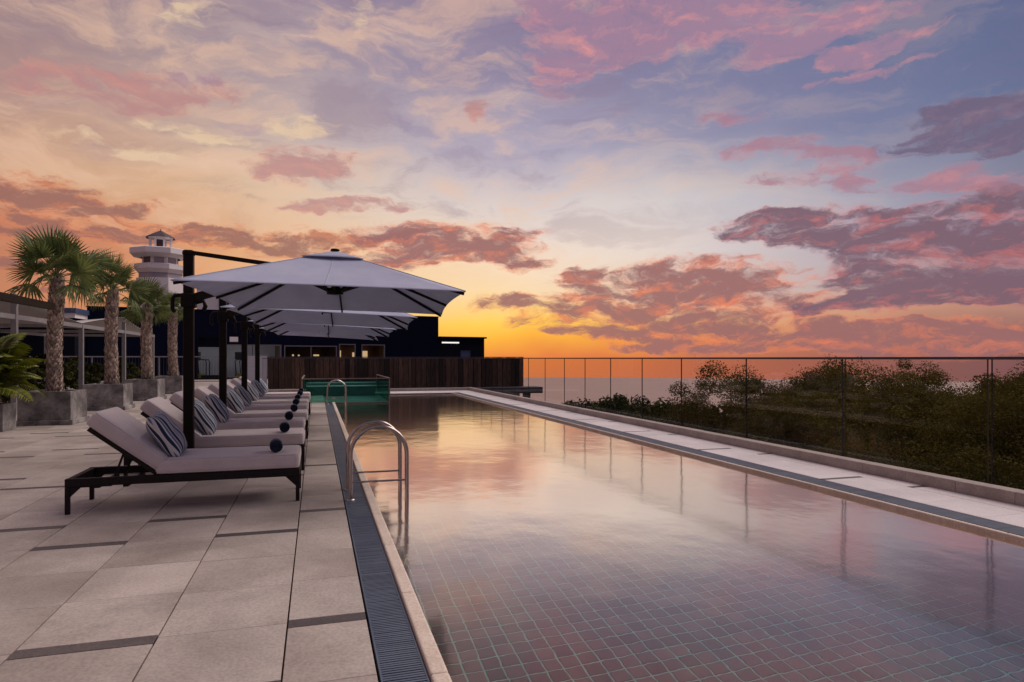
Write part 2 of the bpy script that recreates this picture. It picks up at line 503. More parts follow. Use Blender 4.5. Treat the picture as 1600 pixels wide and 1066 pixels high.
M['rail'] = mat('rail_metal', (0.045, 0.038, 0.045), (0.06, 0.05, 0.058), 20, 3, 0.4, spec=0.5)
M['plank'] = mat('weathered_plank', (0.032, 0.018, 0.012), (0.118, 0.065, 0.043), 5, 6, 0.7, 0.001, 30, var=0.85, stretch=(6, 6, 0.5))
M['slab'] = mat('roof_slab', (0.045, 0.048, 0.06), (0.06, 0.062, 0.075), 3, 4, 0.7)
M['concrete'] = mat('planter_concrete', (0.13, 0.118, 0.116), (0.36, 0.33, 0.32), 3.2, 7, 0.8, 0.002, 25, speck=(18, 0.12), stain=(2.2, 0.35))
M['soil'] = mat('soil', (0.03, 0.022, 0.016), (0.05, 0.036, 0.025), 25, 4, 0.95, 0.01, 30)
M['trunk'] = mat('palm_trunk', (0.035, 0.024, 0.018), (0.06, 0.042, 0.032), 20, 4, 0.9, 0.004, 40)
M['scale'] = mat('leaf_base', (0.28, 0.205, 0.165), (0.58, 0.45, 0.37), 18, 3, 0.9, var=0.5)
M['frond'] = mat('fan_frond', (0.085, 0.135, 0.040), (0.20, 0.23, 0.075), 4, 4, 0.5, var=0.4, trans=0.35, spec=0.4)
M['petiole'] = mat('petiole', (0.11, 0.13, 0.05), (0.14, 0.13, 0.06), 8, 3, 0.6)
M['areca'] = mat('feather_frond', (0.14, 0.18, 0.014), (0.25, 0.26, 0.025), 4, 4, 0.5, var=0.3, trans=0.25)
M['leaf'] = mat('tree_leaf', (0.056, 0.050, 0.011), (0.128, 0.102, 0.022), 0.55, 4, 0.85, var=0.22, trans=0.25, spec=0.05)
M['leaf2'] = mat('tree_leaf_olive', (0.072, 0.064, 0.013), (0.155, 0.125, 0.027), 0.55, 4, 0.85, var=0.22, trans=0.25, spec=0.05)
M['shrub'] = mat('shrub_leaf', (0.028, 0.034, 0.012), (0.062, 0.062, 0.020), 0.6, 4, 0.85, var=0.3, trans=0.2, spec=0.05)
M['bark'] = mat('bark', (0.05, 0.04, 0.032), (0.08, 0.065, 0.05), 9, 5, 0.9, 0.02, 20)
M['ground'] = mat('ground', (0.035, 0.034, 0.016), (0.06, 0.05, 0.028), 0.25, 6, 0.95, 0.05, 2)
M['navy'] = mat('navy_render', (0.0030, 0.0045, 0.019), (0.0042, 0.0060, 0.023), 1.2, 5, 0.85, 0.0015, 40, spec=0.08)
M['navy_dark'] = mat('dark_cladding', (0.004, 0.006, 0.013), (0.005, 0.0075, 0.016), 1.2, 5, 0.85, spec=0.1)
M['alu'] = mat('window_frame', (0.16, 0.15, 0.17), (0.19, 0.18, 0.20), 8, 3, 0.45, metal=0.3)
M['room'] = mat('room_wall', (0.55, 0.54, 0.58), (0.60, 0.59, 0.63), 2, 3, 0.8)
M['room_dark'] = mat('room_wall_brown', (0.10, 0.055, 0.03), (0.15, 0.085, 0.045), 2, 4, 0.7)
M['black'] = mat('black_rubber', (0.012, 0.012, 0.013), (0.018, 0.018, 0.02), 10, 3, 0.5)
M['yellow'] = mat('yellow_plastic', (0.38, 0.34, 0.05), None, 5, 2, 0.5)
M['white'] = mat('white_render', (0.84, 0.79, 0.80), (0.88, 0.83, 0.84), 0.8, 6, 0.75, 0.002, 20)
M['white_panel'] = mat('white_partition', (0.50, 0.49, 0.55), (0.56, 0.55, 0.61), 2.0, 5, 0.7, stretch=(1, 1, 5))
M['tower_grey'] = mat('grey_render', (0.36, 0.33, 0.36), (0.42, 0.38, 0.42), 0.8, 6, 0.75)  # plain grey for the recess band and two watch-room panels
M['roof_tile'] = mat('dark_roof', (0.055, 0.035, 0.045), (0.085, 0.05, 0.06), 3, 4, 0.6)
M['window_dark'] = mat('dark_window', (0.025, 0.025, 0.035), None, 3, 2, 0.15)
M['post_grey'] = mat('grey_painted_steel', (0.24, 0.225, 0.235), (0.29, 0.27, 0.28), 10, 3, 0.5)
M['sail'] = mat('sail_cloth', (0.46, 0.42, 0.42), (0.52, 0.48, 0.48), 2, 4, 0.85, trans=0.15)
M['blue_roof'] = mat('blue_fascia', (0.05, 0.075, 0.16), (0.06, 0.085, 0.18), 2, 3, 0.5)
M['lamp'] = emit_mat('lamp_glow', (1.0, 0.93, 0.85), 1.1)
M['warm'] = emit_mat('warm_glow', (1.0, 0.66, 0.36), 0.62)
M['pale_glow'] = emit_mat('added_ceiling_light', (0.92, 0.93, 1.0), 7.0)
M['green_tile'] = mat('green_mosaic', (0.06, 0.15, 0.13), (0.10, 0.22, 0.19), 6, 4, 0.4, var=0.1)


# ---------------------------------------------------------------- mesh helpers
class MB:
    def __init__(self):
        self.v, self.f, self.mi, self.sm = [], [], [], []

    def add(self, vs, fs, mi=0, smooth=False, mx=None):
        b = len(self.v)
        if mx is not None:
            vs = [tuple(mx @ Vector(p)) for p in vs]
        self.v.extend([tuple(p) for p in vs])
        self.f.extend([tuple(i + b for i in q) for q in fs])
        self.mi.extend([mi] * len(fs))
        self.sm.extend([smooth] * len(fs))
        return self

    def box(self, lo, hi, mi=0, mx=None):
        x0, y0, z0 = lo
        x1, y1, z1 = hi
        vs = [(x0, y0, z0), (x1, y0, z0), (x1, y1, z0), (x0, y1, z0), (x0, y0, z1), (x1, y0, z1), (x1, y1, z1), (x0, y1, z1)]
        fs = [(0, 3, 2, 1), (4, 5, 6, 7), (0, 1, 5, 4), (1, 2, 6, 5), (2, 3, 7, 6), (3, 0, 4, 7)]
        return self.add(vs, fs, mi, False, mx)

    def tile(self, lo, hi, ch=0.003, mi=0, mx=None):
        """A slab with a small chamfer round its top."""
        x0, y0, z0 = lo
        x1, y1, z1 = hi
        vs = [(x0, y0, z0), (x1, y0, z0), (x1, y1, z0), (x0, y1, z0), (x0, y0, z1 - ch), (x1, y0, z1 - ch), (x1, y1, z1 - ch), (x0, y1, z1 - ch),
              (x0 + ch, y0 + ch, z1), (x1 - ch, y0 + ch, z1), (x1 - ch, y1 - ch, z1), (x0 + ch, y1 - ch, z1)]
        fs = [(8, 9, 10, 11)]
        for a in range(4):
            b = (a + 1) % 4
            fs += [(a, b, 4 + b, 4 + a), (4 + a, 4 + b, 8 + b, 8 + a)]
        return self.add(vs, fs, mi, False, mx)

    def tube(self, pts, r, n=10, mi=0, cap=True, smooth=True, mx=None):
        pts = [Vector(p) for p in pts]
        rs = r if isinstance(r, (list, tuple)) else [r] * len(pts)
        vs, fs = [], []
        up = None
        for i, p in enumerate(pts):
            d = (pts[min(i + 1, len(pts) - 1)] - pts[max(i - 1, 0)]).normalized()
            if up is None:
                up = Vector((0, 0, 1)) if abs(d.z) < 0.9 else Vector((1, 0, 0))
            s = d.cross(up).normalized()
            up = s.cross(d).normalized()
            for k in range(n):
                a = 2 * PI * k / n
                vs.append(p + (s * math.cos(a) + up * math.sin(a)) * rs[i])
        for i in range(len(pts) - 1):
            for k in range(n):
                k2 = (k + 1) % n
                fs.append((i * n + k, i * n + k2, (i + 1) * n + k2, (i + 1) * n + k))
        self.add(vs, fs, mi, smooth, mx)
        if cap:
            self.add(vs[:n], [tuple(range(n))[::-1]], mi, False, mx)
            self.add(vs[-n:], [tuple(range(n))], mi, False, mx)
        return self

    def bar(self, a, b, w, h, mi=0, mx=None, up=(0, 0, 1)):
        """A rectangular bar from a to b, w wide and h high."""
        a, b = Vector(a), Vector(b)
        d = (b - a).normalized()
        u = Vector(up)
        if abs(d.dot(u)) > 0.98:
            u = Vector((1, 0, 0))
        s = d.cross(u).normalized()
        t = s.cross(d).normalized()
        vs = []
        for p in (a, b):
            for i, j in ((-1, -1), (1, -1), (1, 1), (-1, 1)):
                vs.append(p + s * (i * w / 2) + t * (j * h / 2))
        fs = [(0, 3, 2, 1), (4, 5, 6, 7), (0, 1, 5, 4), (1, 2, 6, 5), (2, 3, 7, 6), (3, 0, 4, 7)]
        fs = [tuple(reversed(q)) for q in fs]
        return self.add(vs, fs, mi, False, mx)

    def lathe(self, prof, n=24, c=(0, 0), mi=0, smooth=True, off=0.0, mx=None):
        vs, fs = [], []
        for r, z in prof:
            for k in range(n):
                a = 2 * PI * k / n + off
                vs.append((c[0] + r * math.cos(a), c[1] + r * math.sin(a), z))
        for i in range(len(prof) - 1):
            for k in range(n):
                k2 = (k + 1) % n
                fs.append((i * n + k, i * n + k2, (i + 1) * n + k2, (i + 1) * n + k))
        self.add(vs, fs, mi, smooth, mx)
        if prof[-1][0] > 1e-4:
            self.add(vs[-n:], [tuple(range(n))], mi, False, mx)
        return self

    def rbox(self, size, r, seg=5, mi=0, mx=None, puff=0.0, pinch=0.0):
        """A soft rounded box centred on the origin; puff swells the broad faces, pinch draws in the sides between corners."""
        sx, sy, sz = [s / 2 for s in size]
        cache, vs, fs = {}, [], []
        nu = 12

        def pt(p):
            q = []
            for c, s in zip(p, (sx, sy, sz)):
                q.append(c * s)
            inn = [max(-(s - r), min(s - r, c)) for c, s in zip(q, (sx, sy, sz))]
            d = Vector([a - b for a, b in zip(q, inn)])
            if d.length > 1e-9:
                d = d.normalized() * r
            o = Vector(inn) + d
            if puff:
                o.z += puff * (1 if o.z > 0 else -1) * max(0, 1 - (o.x / sx) ** 2) * max(0, 1 - (o.y / sy) ** 2) * (abs(o.z) / sz)
            if pinch:
                o.x *= 1 - pinch * max(0, 1 - (o.y / sy) ** 2)
                o.y *= 1 - pinch * max(0, 1 - (o.x / sx) ** 2)
            return tuple(o)

        # grid positions concentrate near the rounded borders
        def ticks(s):
            e = r / s
            t = [-1 + e * (1 - math.cos(PI / 2 * i / seg)) * 1.0 for i in range(seg)]
            mid = list(np.linspace(-1 + e, 1 - e, nu))
            return t + mid + [-x for x in reversed(t)]

        T = [ticks(sx), ticks(sy), ticks(sz)]

        def vid(p):
            k = tuple(round(c, 6) for c in p)
            if k not in cache:
                cache[k] = len(vs)
                vs.append(pt(p))
            return cache[k]

        for ax in range(3):
            u, w = (ax + 1) % 3, (ax + 2) % 3
            for sgn in (-1, 1):
                for i in range(len(T[u]) - 1):
                    for j in range(len(T[w]) - 1):
                        quad = []
                        for a, b in ((i, j), (i + 1, j), (i + 1, j + 1), (i, j + 1)):
                            p = [0, 0, 0]
                            p[ax] = sgn
                            p[u] = T[u][a]
                            p[w] = T[w][b]
                            quad.append(vid(p))
                        if len(set(quad)) == 4:
                            fs.append(tuple(quad if sgn > 0 else quad[::-1]))
        return self.add(vs, fs, mi, True, mx)

    def mesh(self, name, mats):
        me = bpy.data.meshes.new(name)
        me.from_pydata(self.v, [], self.f)
        for m in (mats if isinstance(mats, (list, tuple)) else [mats]):
            me.materials.append(m)
        me.polygons.foreach_set('material_index', self.mi)
        me.polygons.foreach_set('use_smooth', self.sm)
        me.update()
        return me

    def obj(self, name, mats, parent=None, loc=None):
        return link(name, self.mesh(name, mats), parent, loc)


def link(name, me, parent=None, loc=None):
    o = bpy.data.objects.new(name, me)
    COL.objects.link(o)
    if parent is not None:
        o.parent = parent
    if loc is not None:
        o.location = loc
    return o


def tag(o, label=None, cat=None, group=None, kind=None):
    if label:
        o['label'] = label
    if cat:
        o['category'] = cat
    if group:
        o['group'] = group
    if kind:
        o['kind'] = kind
    return o


def thing(name, label, cat, loc=(0, 0, 0), rz=0.0, group=None):
    o = bpy.data.objects.new(name, None)
    COL.objects.link(o)
    o.location = loc
    o.rotation_euler = (0, 0, rz)
    o.empty_display_size = 0.2
    return tag(o, label, cat, group)


def dup(root, loc, label, rz=None):
    """Copy of a thing with its parts and sub-parts; meshes are shared."""
    r = root.copy()
    COL.objects.link(r)
    r.location = loc
    if rz is not None:
        r.rotation_euler = (0, 0, rz)
    r['label'] = label
    for ch in list(root.children):
        c = ch.copy()
        COL.objects.link(c)
        c.parent = r
        for g in list(ch.children):
            d = g.copy()
            COL.objects.link(d)
            d.parent = c
    return r


def soften(o, w=0.006, seg=2):
    b = o.modifiers.new('bevel', 'BEVEL')
    b.width = w
    b.segments = seg
    b.limit_method = 'ANGLE'
    return o


def shown(x, y, z=0.0, pad=60):
    """Rough size on screen of a small horizontal piece; None when it is outside the picture."""
    Z = x * math.sin(YAW) + y * math.cos(YAW)
    if Z < 0.6:
        return None
    X = x * math.cos(YAW) - y * math.sin(YAW)
    px = 800 + 1013 * X / Z
    py = 560 - 1013 * (z - 1.34) / Z
    if -pad < px < 1600 + pad and py < 1066 + pad:
        return 1.0 / Z ** 3
    return None


# ================================================================ SETTING
# ---- sea, ground and the hotel block below the roof deck
mb = MB()
n = 96
R_SEA = 1390
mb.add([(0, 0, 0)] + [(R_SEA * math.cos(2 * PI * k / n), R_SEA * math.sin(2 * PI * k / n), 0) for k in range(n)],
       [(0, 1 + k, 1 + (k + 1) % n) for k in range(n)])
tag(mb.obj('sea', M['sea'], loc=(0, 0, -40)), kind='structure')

mb = MB()
rad = [0, 12, 25, 40, 60, 85, 120, 170]
zz = [-9, -9, -10.5, -14, -19.5, -26, -34, -44]
n = 72
vs, fs = [(6, 12, -9)], []
for i in range(1, len(rad)):
    for k in range(n):
        a = 2 * PI * k / n
        vs.append((6 + rad[i] * math.cos(a), 12 + rad[i] * math.sin(a), zz[i] + random.uniform(-.4, .4)))
for k in range(n):
    fs.append((0, 1 + k, 1 + (k + 1) % n))
for i in range(len(rad) - 2):
    for k in range(n):
        k2 = (k + 1) % n
        fs.append((1 + i * n + k, 1 + (i + 1) * n + k, 1 + (i + 1) * n + k2, 1 + i * n + k2))
mb.add(vs, fs, 0, True)
tag(mb.obj('ground', M['ground']), kind='structure')

# roof terrace body: a ring of slabs round the pool basin
mb = MB()
PX0, PX1, PY0, PY1 = 0.53, 5.10, -3.0, 25.0
mb.box((-16, -6, -9), (0.245, 60, -0.03))
mb.box((5.36, -6, -9), (6.30, 26.78, -0.03))
mb.box((0.245, 25.05, -9), (6.30, 30.0, -0.06))
mb.box((0.245, 30.0, -9), (9.4, 40, -0.6))
mb.box((0.245, 40.0, -9), (12.6, 60, -0.6))
mb.box((0.245, -6, -9), (5.36, -3.05, -0.03))
mb.box((0.245, -3.05, -9), (5.36, 25.05, -1.75))
tag(mb.obj('terrace_slab', M['grout']), kind='structure')

# ---- left deck: one tile per object where it shows, dark inlay strips between
deck = thing('deck', None, None)
deck['kind'] = 'structure'
TW, TL, SL = 0.592, 0.604, 0.10
cols = [(-0.139, 0.25, 6.02)]
for i in range(24):
    cols.append((-0.139 - TW * (i + 1), -0.139 - TW * i, 5.38 if i % 2 == 0 else 6.02))
cand = []
GX, GY = 0.0042, 0.0018
for ci, (x0, x1, ys) in enumerate(cols):
    per = 4 * TL + SL
    k0 = -4
    for k in range(k0, 20):
        top = ys + k * per
        jit = 0
        cand.append((x0, x1, top - SL, top, True))
        for t in range(4):
            cand.append((x0, x1, top + t * TL, top + (t + 1) * TL, False))
sized = []
for c in cand:
    if c[3] < -2 or c[2] > 46:
        continue
    s = shown((c[0] + c[1]) / 2, (c[2] + c[3]) / 2)
    sized.append((s * (c[1] - c[0]) * (c[3] - c[2]) if s else 0, c))
sized.sort(key=lambda q: -q[0])
tile_meshes = {}


def tile_mesh(w, l, m, key, h=0.03, ch=0.0016):
    k = (round(w, 4), round(l, 4), key)
    if k not in tile_meshes:
        b = MB()
        b.tile((-w / 2, -l / 2, -h), (w / 2, l / 2, 0), ch)
        tile_meshes[k] = b.mesh(key, m)  # unseen panels, added to brighten the gym rooms
    return tile_meshes[k]


n_t = n_s = 0
rest_t, rest_s = MB(), MB()
for s, (x0, x1, y0, y1, dark) in sized:
    if s > 0 and ((dark and n_s < 110) or (not dark and n_t < 298)):
        me = tile_mesh(x1 - x0 - 2 * GX, y1 - y0 - 2 * GY, M['tile_dark' if dark else 'tile'], 'inlay_strip' if dark else 'tile')
        link('inlay_strip' if dark else 'tile', me, deck, ((x0 + x1) / 2, (y0 + y1) / 2, random.uniform(-.0006, .0006)))
        if dark:
            n_s += 1
        else:
            n_t += 1
    else:
        (rest_s if dark else rest_t).tile((x0 + GX, y0 + GY, -0.03), (x1 - GX, y1 - GY, 0), 0.0016)
tag(rest_t.obj('tile', M['tile'], deck), kind='stuff')
tag(rest_s.obj('inlay_strip', M['tile_dark'], deck), kind='stuff')

# ---- walkway along the sea side, two columns of tiles with dark strips, and the far end
walk = thing('walkway', None, None)
walk['kind'] = 'structure'
for (x0, x1, ph) in ((5.362, 5.91, 5.92), (5.91, 6.13, 5.30)):
    for k in range(-4, 9):
        y = ph + k * 2.42
        segs = [(y - 0.075, y, True)] + [(y + t * 0.586, y + (t + 1) * 0.586, False) for t in range(4)]
        for a, b, dark in segs:
            b = min(b, 25.0)
            if b - a < 0.04 or b < -2:
                continue
            me = tile_mesh(x1 - x0 - 2 * GX, b - a - 2 * GY, M['tile_dark' if dark else 'walk_tile'], 'inlay_strip' if dark else 'walk_tile')
            link('inlay_strip' if dark else 'tile', me, walk, ((x0 + x1) / 2, (a + b) / 2, random.uniform(-.0005, .0005)))
x = 0.6
while x < 6.1:
    w = min(0.6, 6.13 - x)
    for (a, b) in ((25.0, 25.6), (25.6, 26.2), (26.2, 26.55)):
        link('tile', tile_mesh(w - 2 * GX, b - a - 2 * GY, M['walk_tile'], 'walk_tile'), walk, (x + w / 2, (a + b) / 2, 0))
    x += w

# ---- kerb under the glass balustrade: separate stones
kerb = thing('kerb', None, None)
kerb['kind'] = 'structure'
y = -2.0
while y < 26.55:
    l = 0.578
    b = MB()
    b.tile((0, -l / 2 + 0.002, -0.03), (0.17, l / 2 - 0.002, 0.115), 0.004)
    if 'kerbm' not in tile_meshes:
        tile_meshes['kerbm'] = b.mesh('kerb_stone', M['kerb'])
    link('kerb_stone', tile_meshes['kerbm'], kerb, (6.132, y + l / 2, random.uniform(-.001, .001)))
    y += l
x = -2.6
while x < 6.3:
    l = min(0.6, 6.302 - x)
    b = MB()
    b.tile((-l / 2 + 0.002, 0, -0.07), (l / 2 - 0.002, 0.17, 0.115), 0.004)
    k = ('fk', round(l, 3))
    if k not in tile_meshes:
        tile_meshes[k] = b.mesh('kerb_stone', M['kerb'])
    link('kerb_stone', tile_meshes[k], kerb, (x + l / 2, 26.58, 0))
    x += l

# ---- pool basin: floor tiles (the largest in view one by one), wall tiles, coping stones
basin = thing('pool_basin', None, None)
basin['kind'] = 'structure'
DEPTH = 1.35
mb = MB()
fz = -DEPTH - 0.05
mb.box((PX0 - 0.28, PY0, fz - 0.2), (PX1 + 0.25, PY1, fz - 0.006))
mb.obj('bed', M['pool_grout'], basin)
mb = MB()
mb.box((PX1 + 0.006, PY0, fz), (PX1 + 0.25, PY1, -0.16))
mb.box((PX0 - 0.27, PY0, fz), (PX0 - 0.006, PY1, -0.16))
mb.box((PX0 - 0.006, PY1 + 0.006, fz), (PX1 + 0.006, PY1 + 0.05, -0.07))
mb.box((PX0 - 0.006, PY0 - 0.05, fz), (PX1 + 0.006, PY0 - 0.006, -0.07))
mb.obj('side_wall', M['pool_grout'], basin)
pt = 0.125
cand = []
nx = int(round((PX1 - PX0) / pt))
ptx = (PX1 - PX0) / nx
ny = int((PY1 - PY0) / pt)
for i in range(nx):
    for j in range(ny):
        cx_, cy_ = PX0 + (i + .5) * ptx, PY0 + (j + .5) * pt
        s = shown(cx_, cy_ - 0.3, -1.0, 0)
        cand.append((s or 0, cx_, cy_))
cand.sort(key=lambda q: -q[0])
gt = 0.0062
me = tile_mesh(ptx - 2 * gt, pt - 2 * gt, M['pool_tile'], 'floor_tile', 0.012, 0.002)
rest = MB()
for q, (s, a, b) in enumerate(cand):
    if q < 298:
        link('floor_tile', me, basin, (a, b, fz + random.uniform(-.0006, .0006)))
    else:
        rest.tile((a - ptx / 2 + gt, b - pt / 2 + gt, fz - 0.012), (a + ptx / 2 - gt, b + pt / 2 - gt, fz), 0.002)
tag(rest.obj('floor_tile', M['pool_tile'], basin), kind='stuff')
rest = MB()
nz = 10
tz = (DEPTH - 0.12) / nz
for j in range(ny):
    for k in range(nz):
        y0, z0 = PY0 + j * pt, fz + k * tz
        rest.box((PX1, y0 + 0.004, z0 + 0.003), (PX1 + 0.012, y0 + pt - 0.004, z0 + tz - 0.001))
        rest.box((PX0 - 0.012, y0 + 0.004, z0 + 0.003), (PX0, y0 + pt - 0.004, z0 + tz - 0.001))
for i in range(nx):
    for k in range(nz):
        x0, z0 = PX0 + i * ptx, fz + k * tz
        rest.box((x0 + 0.004, PY1, z0 + 0.003), (x0 + ptx - 0.004, PY1 + 0.012, z0 + tz - 0.001))
tag(rest.obj('wall_tile', M['wall_tile'], basin), kind='stuff')
y = -2.2
l = 0.98
b = MB()
b.rbox((0.078, l - 0.003, 0.20), 0.012, 3)
cop = b.mesh('coping_stone', M['coping'])
for k in range(24):
    if y + l / 2 > 20.45:
        break
    link('coping_stone', cop, basin, (0.497, y + l / 2, -0.082 + random.uniform(-.0008, .0008)))
    y += l
b = MB()
b.tile((-0.02, -l / 2 + .0015, -0.16), (0.02, l / 2 - .0015, -0.006), 0.006)
lip = b.mesh('coping_stone', M['coping'])
y = -2.2
while y < 24.5:
    link('coping_stone', lip, basin, (5.095, y + l / 2, 0))
    y += l

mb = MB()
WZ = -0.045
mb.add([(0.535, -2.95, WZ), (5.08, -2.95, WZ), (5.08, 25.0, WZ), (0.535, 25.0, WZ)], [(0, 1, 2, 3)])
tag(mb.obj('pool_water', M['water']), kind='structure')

# ---- drain grates: slats over a dark channel
for nm, lab, x0, x1, y1 in (('drain_grate', 'long blue grey slatted drain grate between the lounger deck and the pool coping', 0.258, 0.452, 20.3),
                            ('drain_grate', 'long blue grey drain grate along the pale walkway under the glass balustrade', 5.118, 5.358, 24.95)):
    t = thing(nm, lab, 'drain grate', ((x0 + x1) / 2, 10, 0))
    w = (x1 - x0) / 2
    mb = MB()
    mb.box((-w, -12, -0.16), (w, y1 - 10, -0.05))
    mb.obj('channel', M['channel'], t)
    mb = MB()
    for s in (-1, 1):
        mb.box((s * (w - 0.004) - 0.004, -12, -0.05), (s * (w - 0.004) + 0.004, y1 - 10, -0.002))
    mb.obj('edge_rail', M['grate'], t)
    mb = MB()
    y = -11.8
    while y < y1 - 10.02:
        mb.box((-w + 0.008, y, -0.022), (w - 0.008, y + 0.0135, -0.003 + random.uniform(-.0006, .0006)))
        y += 0.021
    tag(mb.obj('slat', M['grate'], t), kind='stuff')

# ================================================================ GLASS BALUSTRADES
def balustrade(label, pts_y, axis, fixed, top=1.345, bottom=0.05, extra=()):
    t = thing('glass_balustrade', label, 'glass balustrade', (0, 0, 0))
    g = 0.022

    def put(name, lo, hi, m):
        mb = MB()
        if axis == 'y':
            c = ((fixed), (lo[0] + hi[0]) / 2, 0)
            mb.box((-lo[2], lo[0] - c[1], lo[1]), (hi[2], hi[0] - c[1], hi[1]))
        else:
            c = ((lo[0] + hi[0]) / 2, fixed, 0)
            mb.box((lo[0] - c[0], -lo[2], lo[1]), (hi[0] - c[0], hi[2], hi[1]))
        return mb.obj(name, m, t, c)

    for a, b in zip(pts_y[:-1], pts_y[1:]):
        ga, gb = [0.024 if q < 7 and axis == 'y' else 0.0075 for q in (a, b)]
        put('glass_panel', (a + ga, bottom, 0.006), (b - gb, top - 0.018, 0.006), M['glass'])
        put('panel_edge', (a + ga - 0.006, bottom, 0.0068), (a + ga, top - 0.018, 0.0068), M['glass_edge'])
        put('panel_edge', (b - gb, bottom, 0.0068), (b - gb + 0.006, top - 0.018, 0.0068), M['glass_edge'])
    put('top_rail', (pts_y[0], top - 0.018, 0.022), (pts_y[-1], top + 0.010, 0.022), M['rail'])
    put('base_channel', (pts_y[0], 0.02, 0.02), (pts_y[-1], bottom + 0.04, 0.02), M['rail'])
    return t


balustrade('long frameless glass balustrade with dark top rail between the walkway and the trees',
           [0.6, 2.9, 4.74, 6.58, 8.51, 10.36, 11.84, 13.31, 14.76, 16.15, 17.67, 19.2, 20.7, 22.2, 23.7, 25.2, 26.72], 'y', 6.335)
balustrade('frameless glass balustrade across the pool end in front of the brown planks',
           [-2.0, -0.3, 1.4, 3.1, 4.8, 6.28], 'x', 26.79)

# ================================================================ FAR END: plank wall, slab, partition
t = thing('plank_wall', 'dark brown screen wall of vertical weathered planks beyond the pool end', 'plank wall', (3.8, 30, 0))
mb = MB()
mb.box((-5.8, 0.03, -0.3), (5.8, 0.12, 1.36))
mb.obj('backing', M['navy_dark'], t)
x = -5.82
while x < 5.8:
    w = random.uniform(0.15, 0.27)
    w = min(w, 5.84 - x)
    b = MB()
    b.box((0.010, -random.uniform(0.0, 0.030), -0.02), (w - 0.010, 0.03, 1.365 + random.uniform(-.006, .006)))
    b.obj('plank', M['plank'], t, (x, 0, 0))
    x += w
mb = MB()
mb.box((-5.84, -0.035, 1.375), (5.84, 0.13, 1.41))
mb.obj('cap_rail', M['rail'], t)
mb = MB()
mb.box((0.9, 29.2, -0.32), (10.35, 30.4, -0.03))
mb.box((9.5, 29.4, -0.9), (9.8, 29.7, -0.32))
tag(mb.obj('roof_slab', M['slab']), 'dark flat concrete ledge jutting out past the foot of the plank wall', 'ledge')
mb = MB()
mb.box((-2.82, 29.9, -0.02), (-2.05, 30.06, 1.45))
pw = mb.obj('white_partition', M['white_panel'])
tag(pw, 'narrow white partition wall standing at the end of the brown plank wall', 'partition')

# ================================================================ GREEN GLASS TANK
t = thing('plunge_pool', 'small raised plunge pool with green glass sides and a bronze rim', 'plunge pool', (0.9, 20.55, 0))
mb = MB()
mb.box((-1.32, 0.03, -0.30), (1.30, 4.4, -0.03))
mb.obj('base', M['green_tile'], t)
for lo, hi in (((-1.28, 0.0, 0.0), (1.28, 0.014, 0.70)), ((1.286, 0.03, 0.0), (1.30, 4.35, 0.70)), ((-1.32, 0.03, 0.0), (-1.306, 4.35, 0.70))):
    mb = MB()
    mb.box(lo, hi)
    mb.obj('glass_side', M['green_glass'], t)
mb = MB()
mb.box((-1.25, 4.35, -0.02), (1.25, 4.42, 0.42))
mb.box((-1.2, 3.9, -0.02), (1.2, 4.35, 0.30))
mb.obj('bench', M['green_tile'], t)
mb = MB()
mb.box((-1.25, 3.86, 0.302), (1.25, 4.36, 0.335))
mb.box((-1.25, 4.34, 0.422), (1.25, 4.44, 0.455))
mb.obj('bench_edge', M['walk_tile'], t)
mb = MB()
mb.bar((-1.32, 0.007, 0.715), (1.32, 0.007, 0.715), 0.04, 0.03)
mb.bar((1.293, 0.03, 0.715), (1.293, 4.4, 0.715), 0.04, 0.03)
mb.bar((-1.313, 0.03, 0.715), (-1.313, 4.4, 0.715), 0.04, 0.03)
mb.obj('rim', M['copper_steel'], t)
for x, y in ((-1.313, 0.007), (1.293, 0.007), (1.293, 4.4), (-1.313, 4.4)):
    mb = MB()
    mb.box((-0.02, -0.02, -0.3), (0.02, 0.02, 0.698))
    mb.obj('post', M['copper_steel'], t, (x, y, 0))
mb = MB()
mb.bar((-1.29, -0.004, -0.012), (1.27, -0.004, -0.012), 0.03, 0.024)
mb.obj('bottom_bar', M['copper_steel'], t)

# ================================================================ POOL LADDERS
def ladder(label, y0, y1):
    t = thing('pool_ladder', label, 'pool ladder', (0.31, (y0 + y1) / 2, 0), 0, 'steel pool ladders')
    h = (y1 - y0) / 2
    W = 0.53
    for s in (-1, 1):
        pts = [(0, s * h, -0.01), (0, s * h, 0.40)]
        for k in range(1, 17):
            a = PI * k / 16
            pts.append((W / 2 - W / 2 * math.cos(a), s * h, 0.42 + 0.265 * math.sin(a)))
        pts += [(W, s * h, 0.3), (W, s * h, -0.60)]
        for k in range(1, 9):
            a = PI / 2 * k / 8
            pts.append((W - 0.22 * (1 - math.cos(a)), s * h, -0.60 - 0.25 * math.sin(a)))
        mb = MB()
        mb.tube(pts, 0.0205, 12)
        rl = mb.obj('side_rail', M['steel'], t)
        mb = MB()
        mb.lathe([(0.045, -0.003), (0.045, 0.006), (0.024, 0.012)], 16, (0, s * h))
        mb.obj('flange', M['steel'], rl)
        mb = MB()
        mb.tube([(0.0, s * h, 0.165), (W, s * h, 0.165)], 0.0095, 8)
        mb.obj('brace', M['steel'], t)
    for z in (-0.22, -0.47, -0.70):
        mb = MB()
        mb.box((W - 0.045, -h + 0.02, z - 0.012), (W + 0.03, h - 0.02, z + 0.012))
        mb.obj('step', M['steel'], t)
    return t


lad = ladder('nearest steel pool ladder with two tall arched rails over the grate', 6.31, 6.84)
dup(lad, (0.31, 19.9, 0), 'small far steel pool ladder in front of the green glass tank')

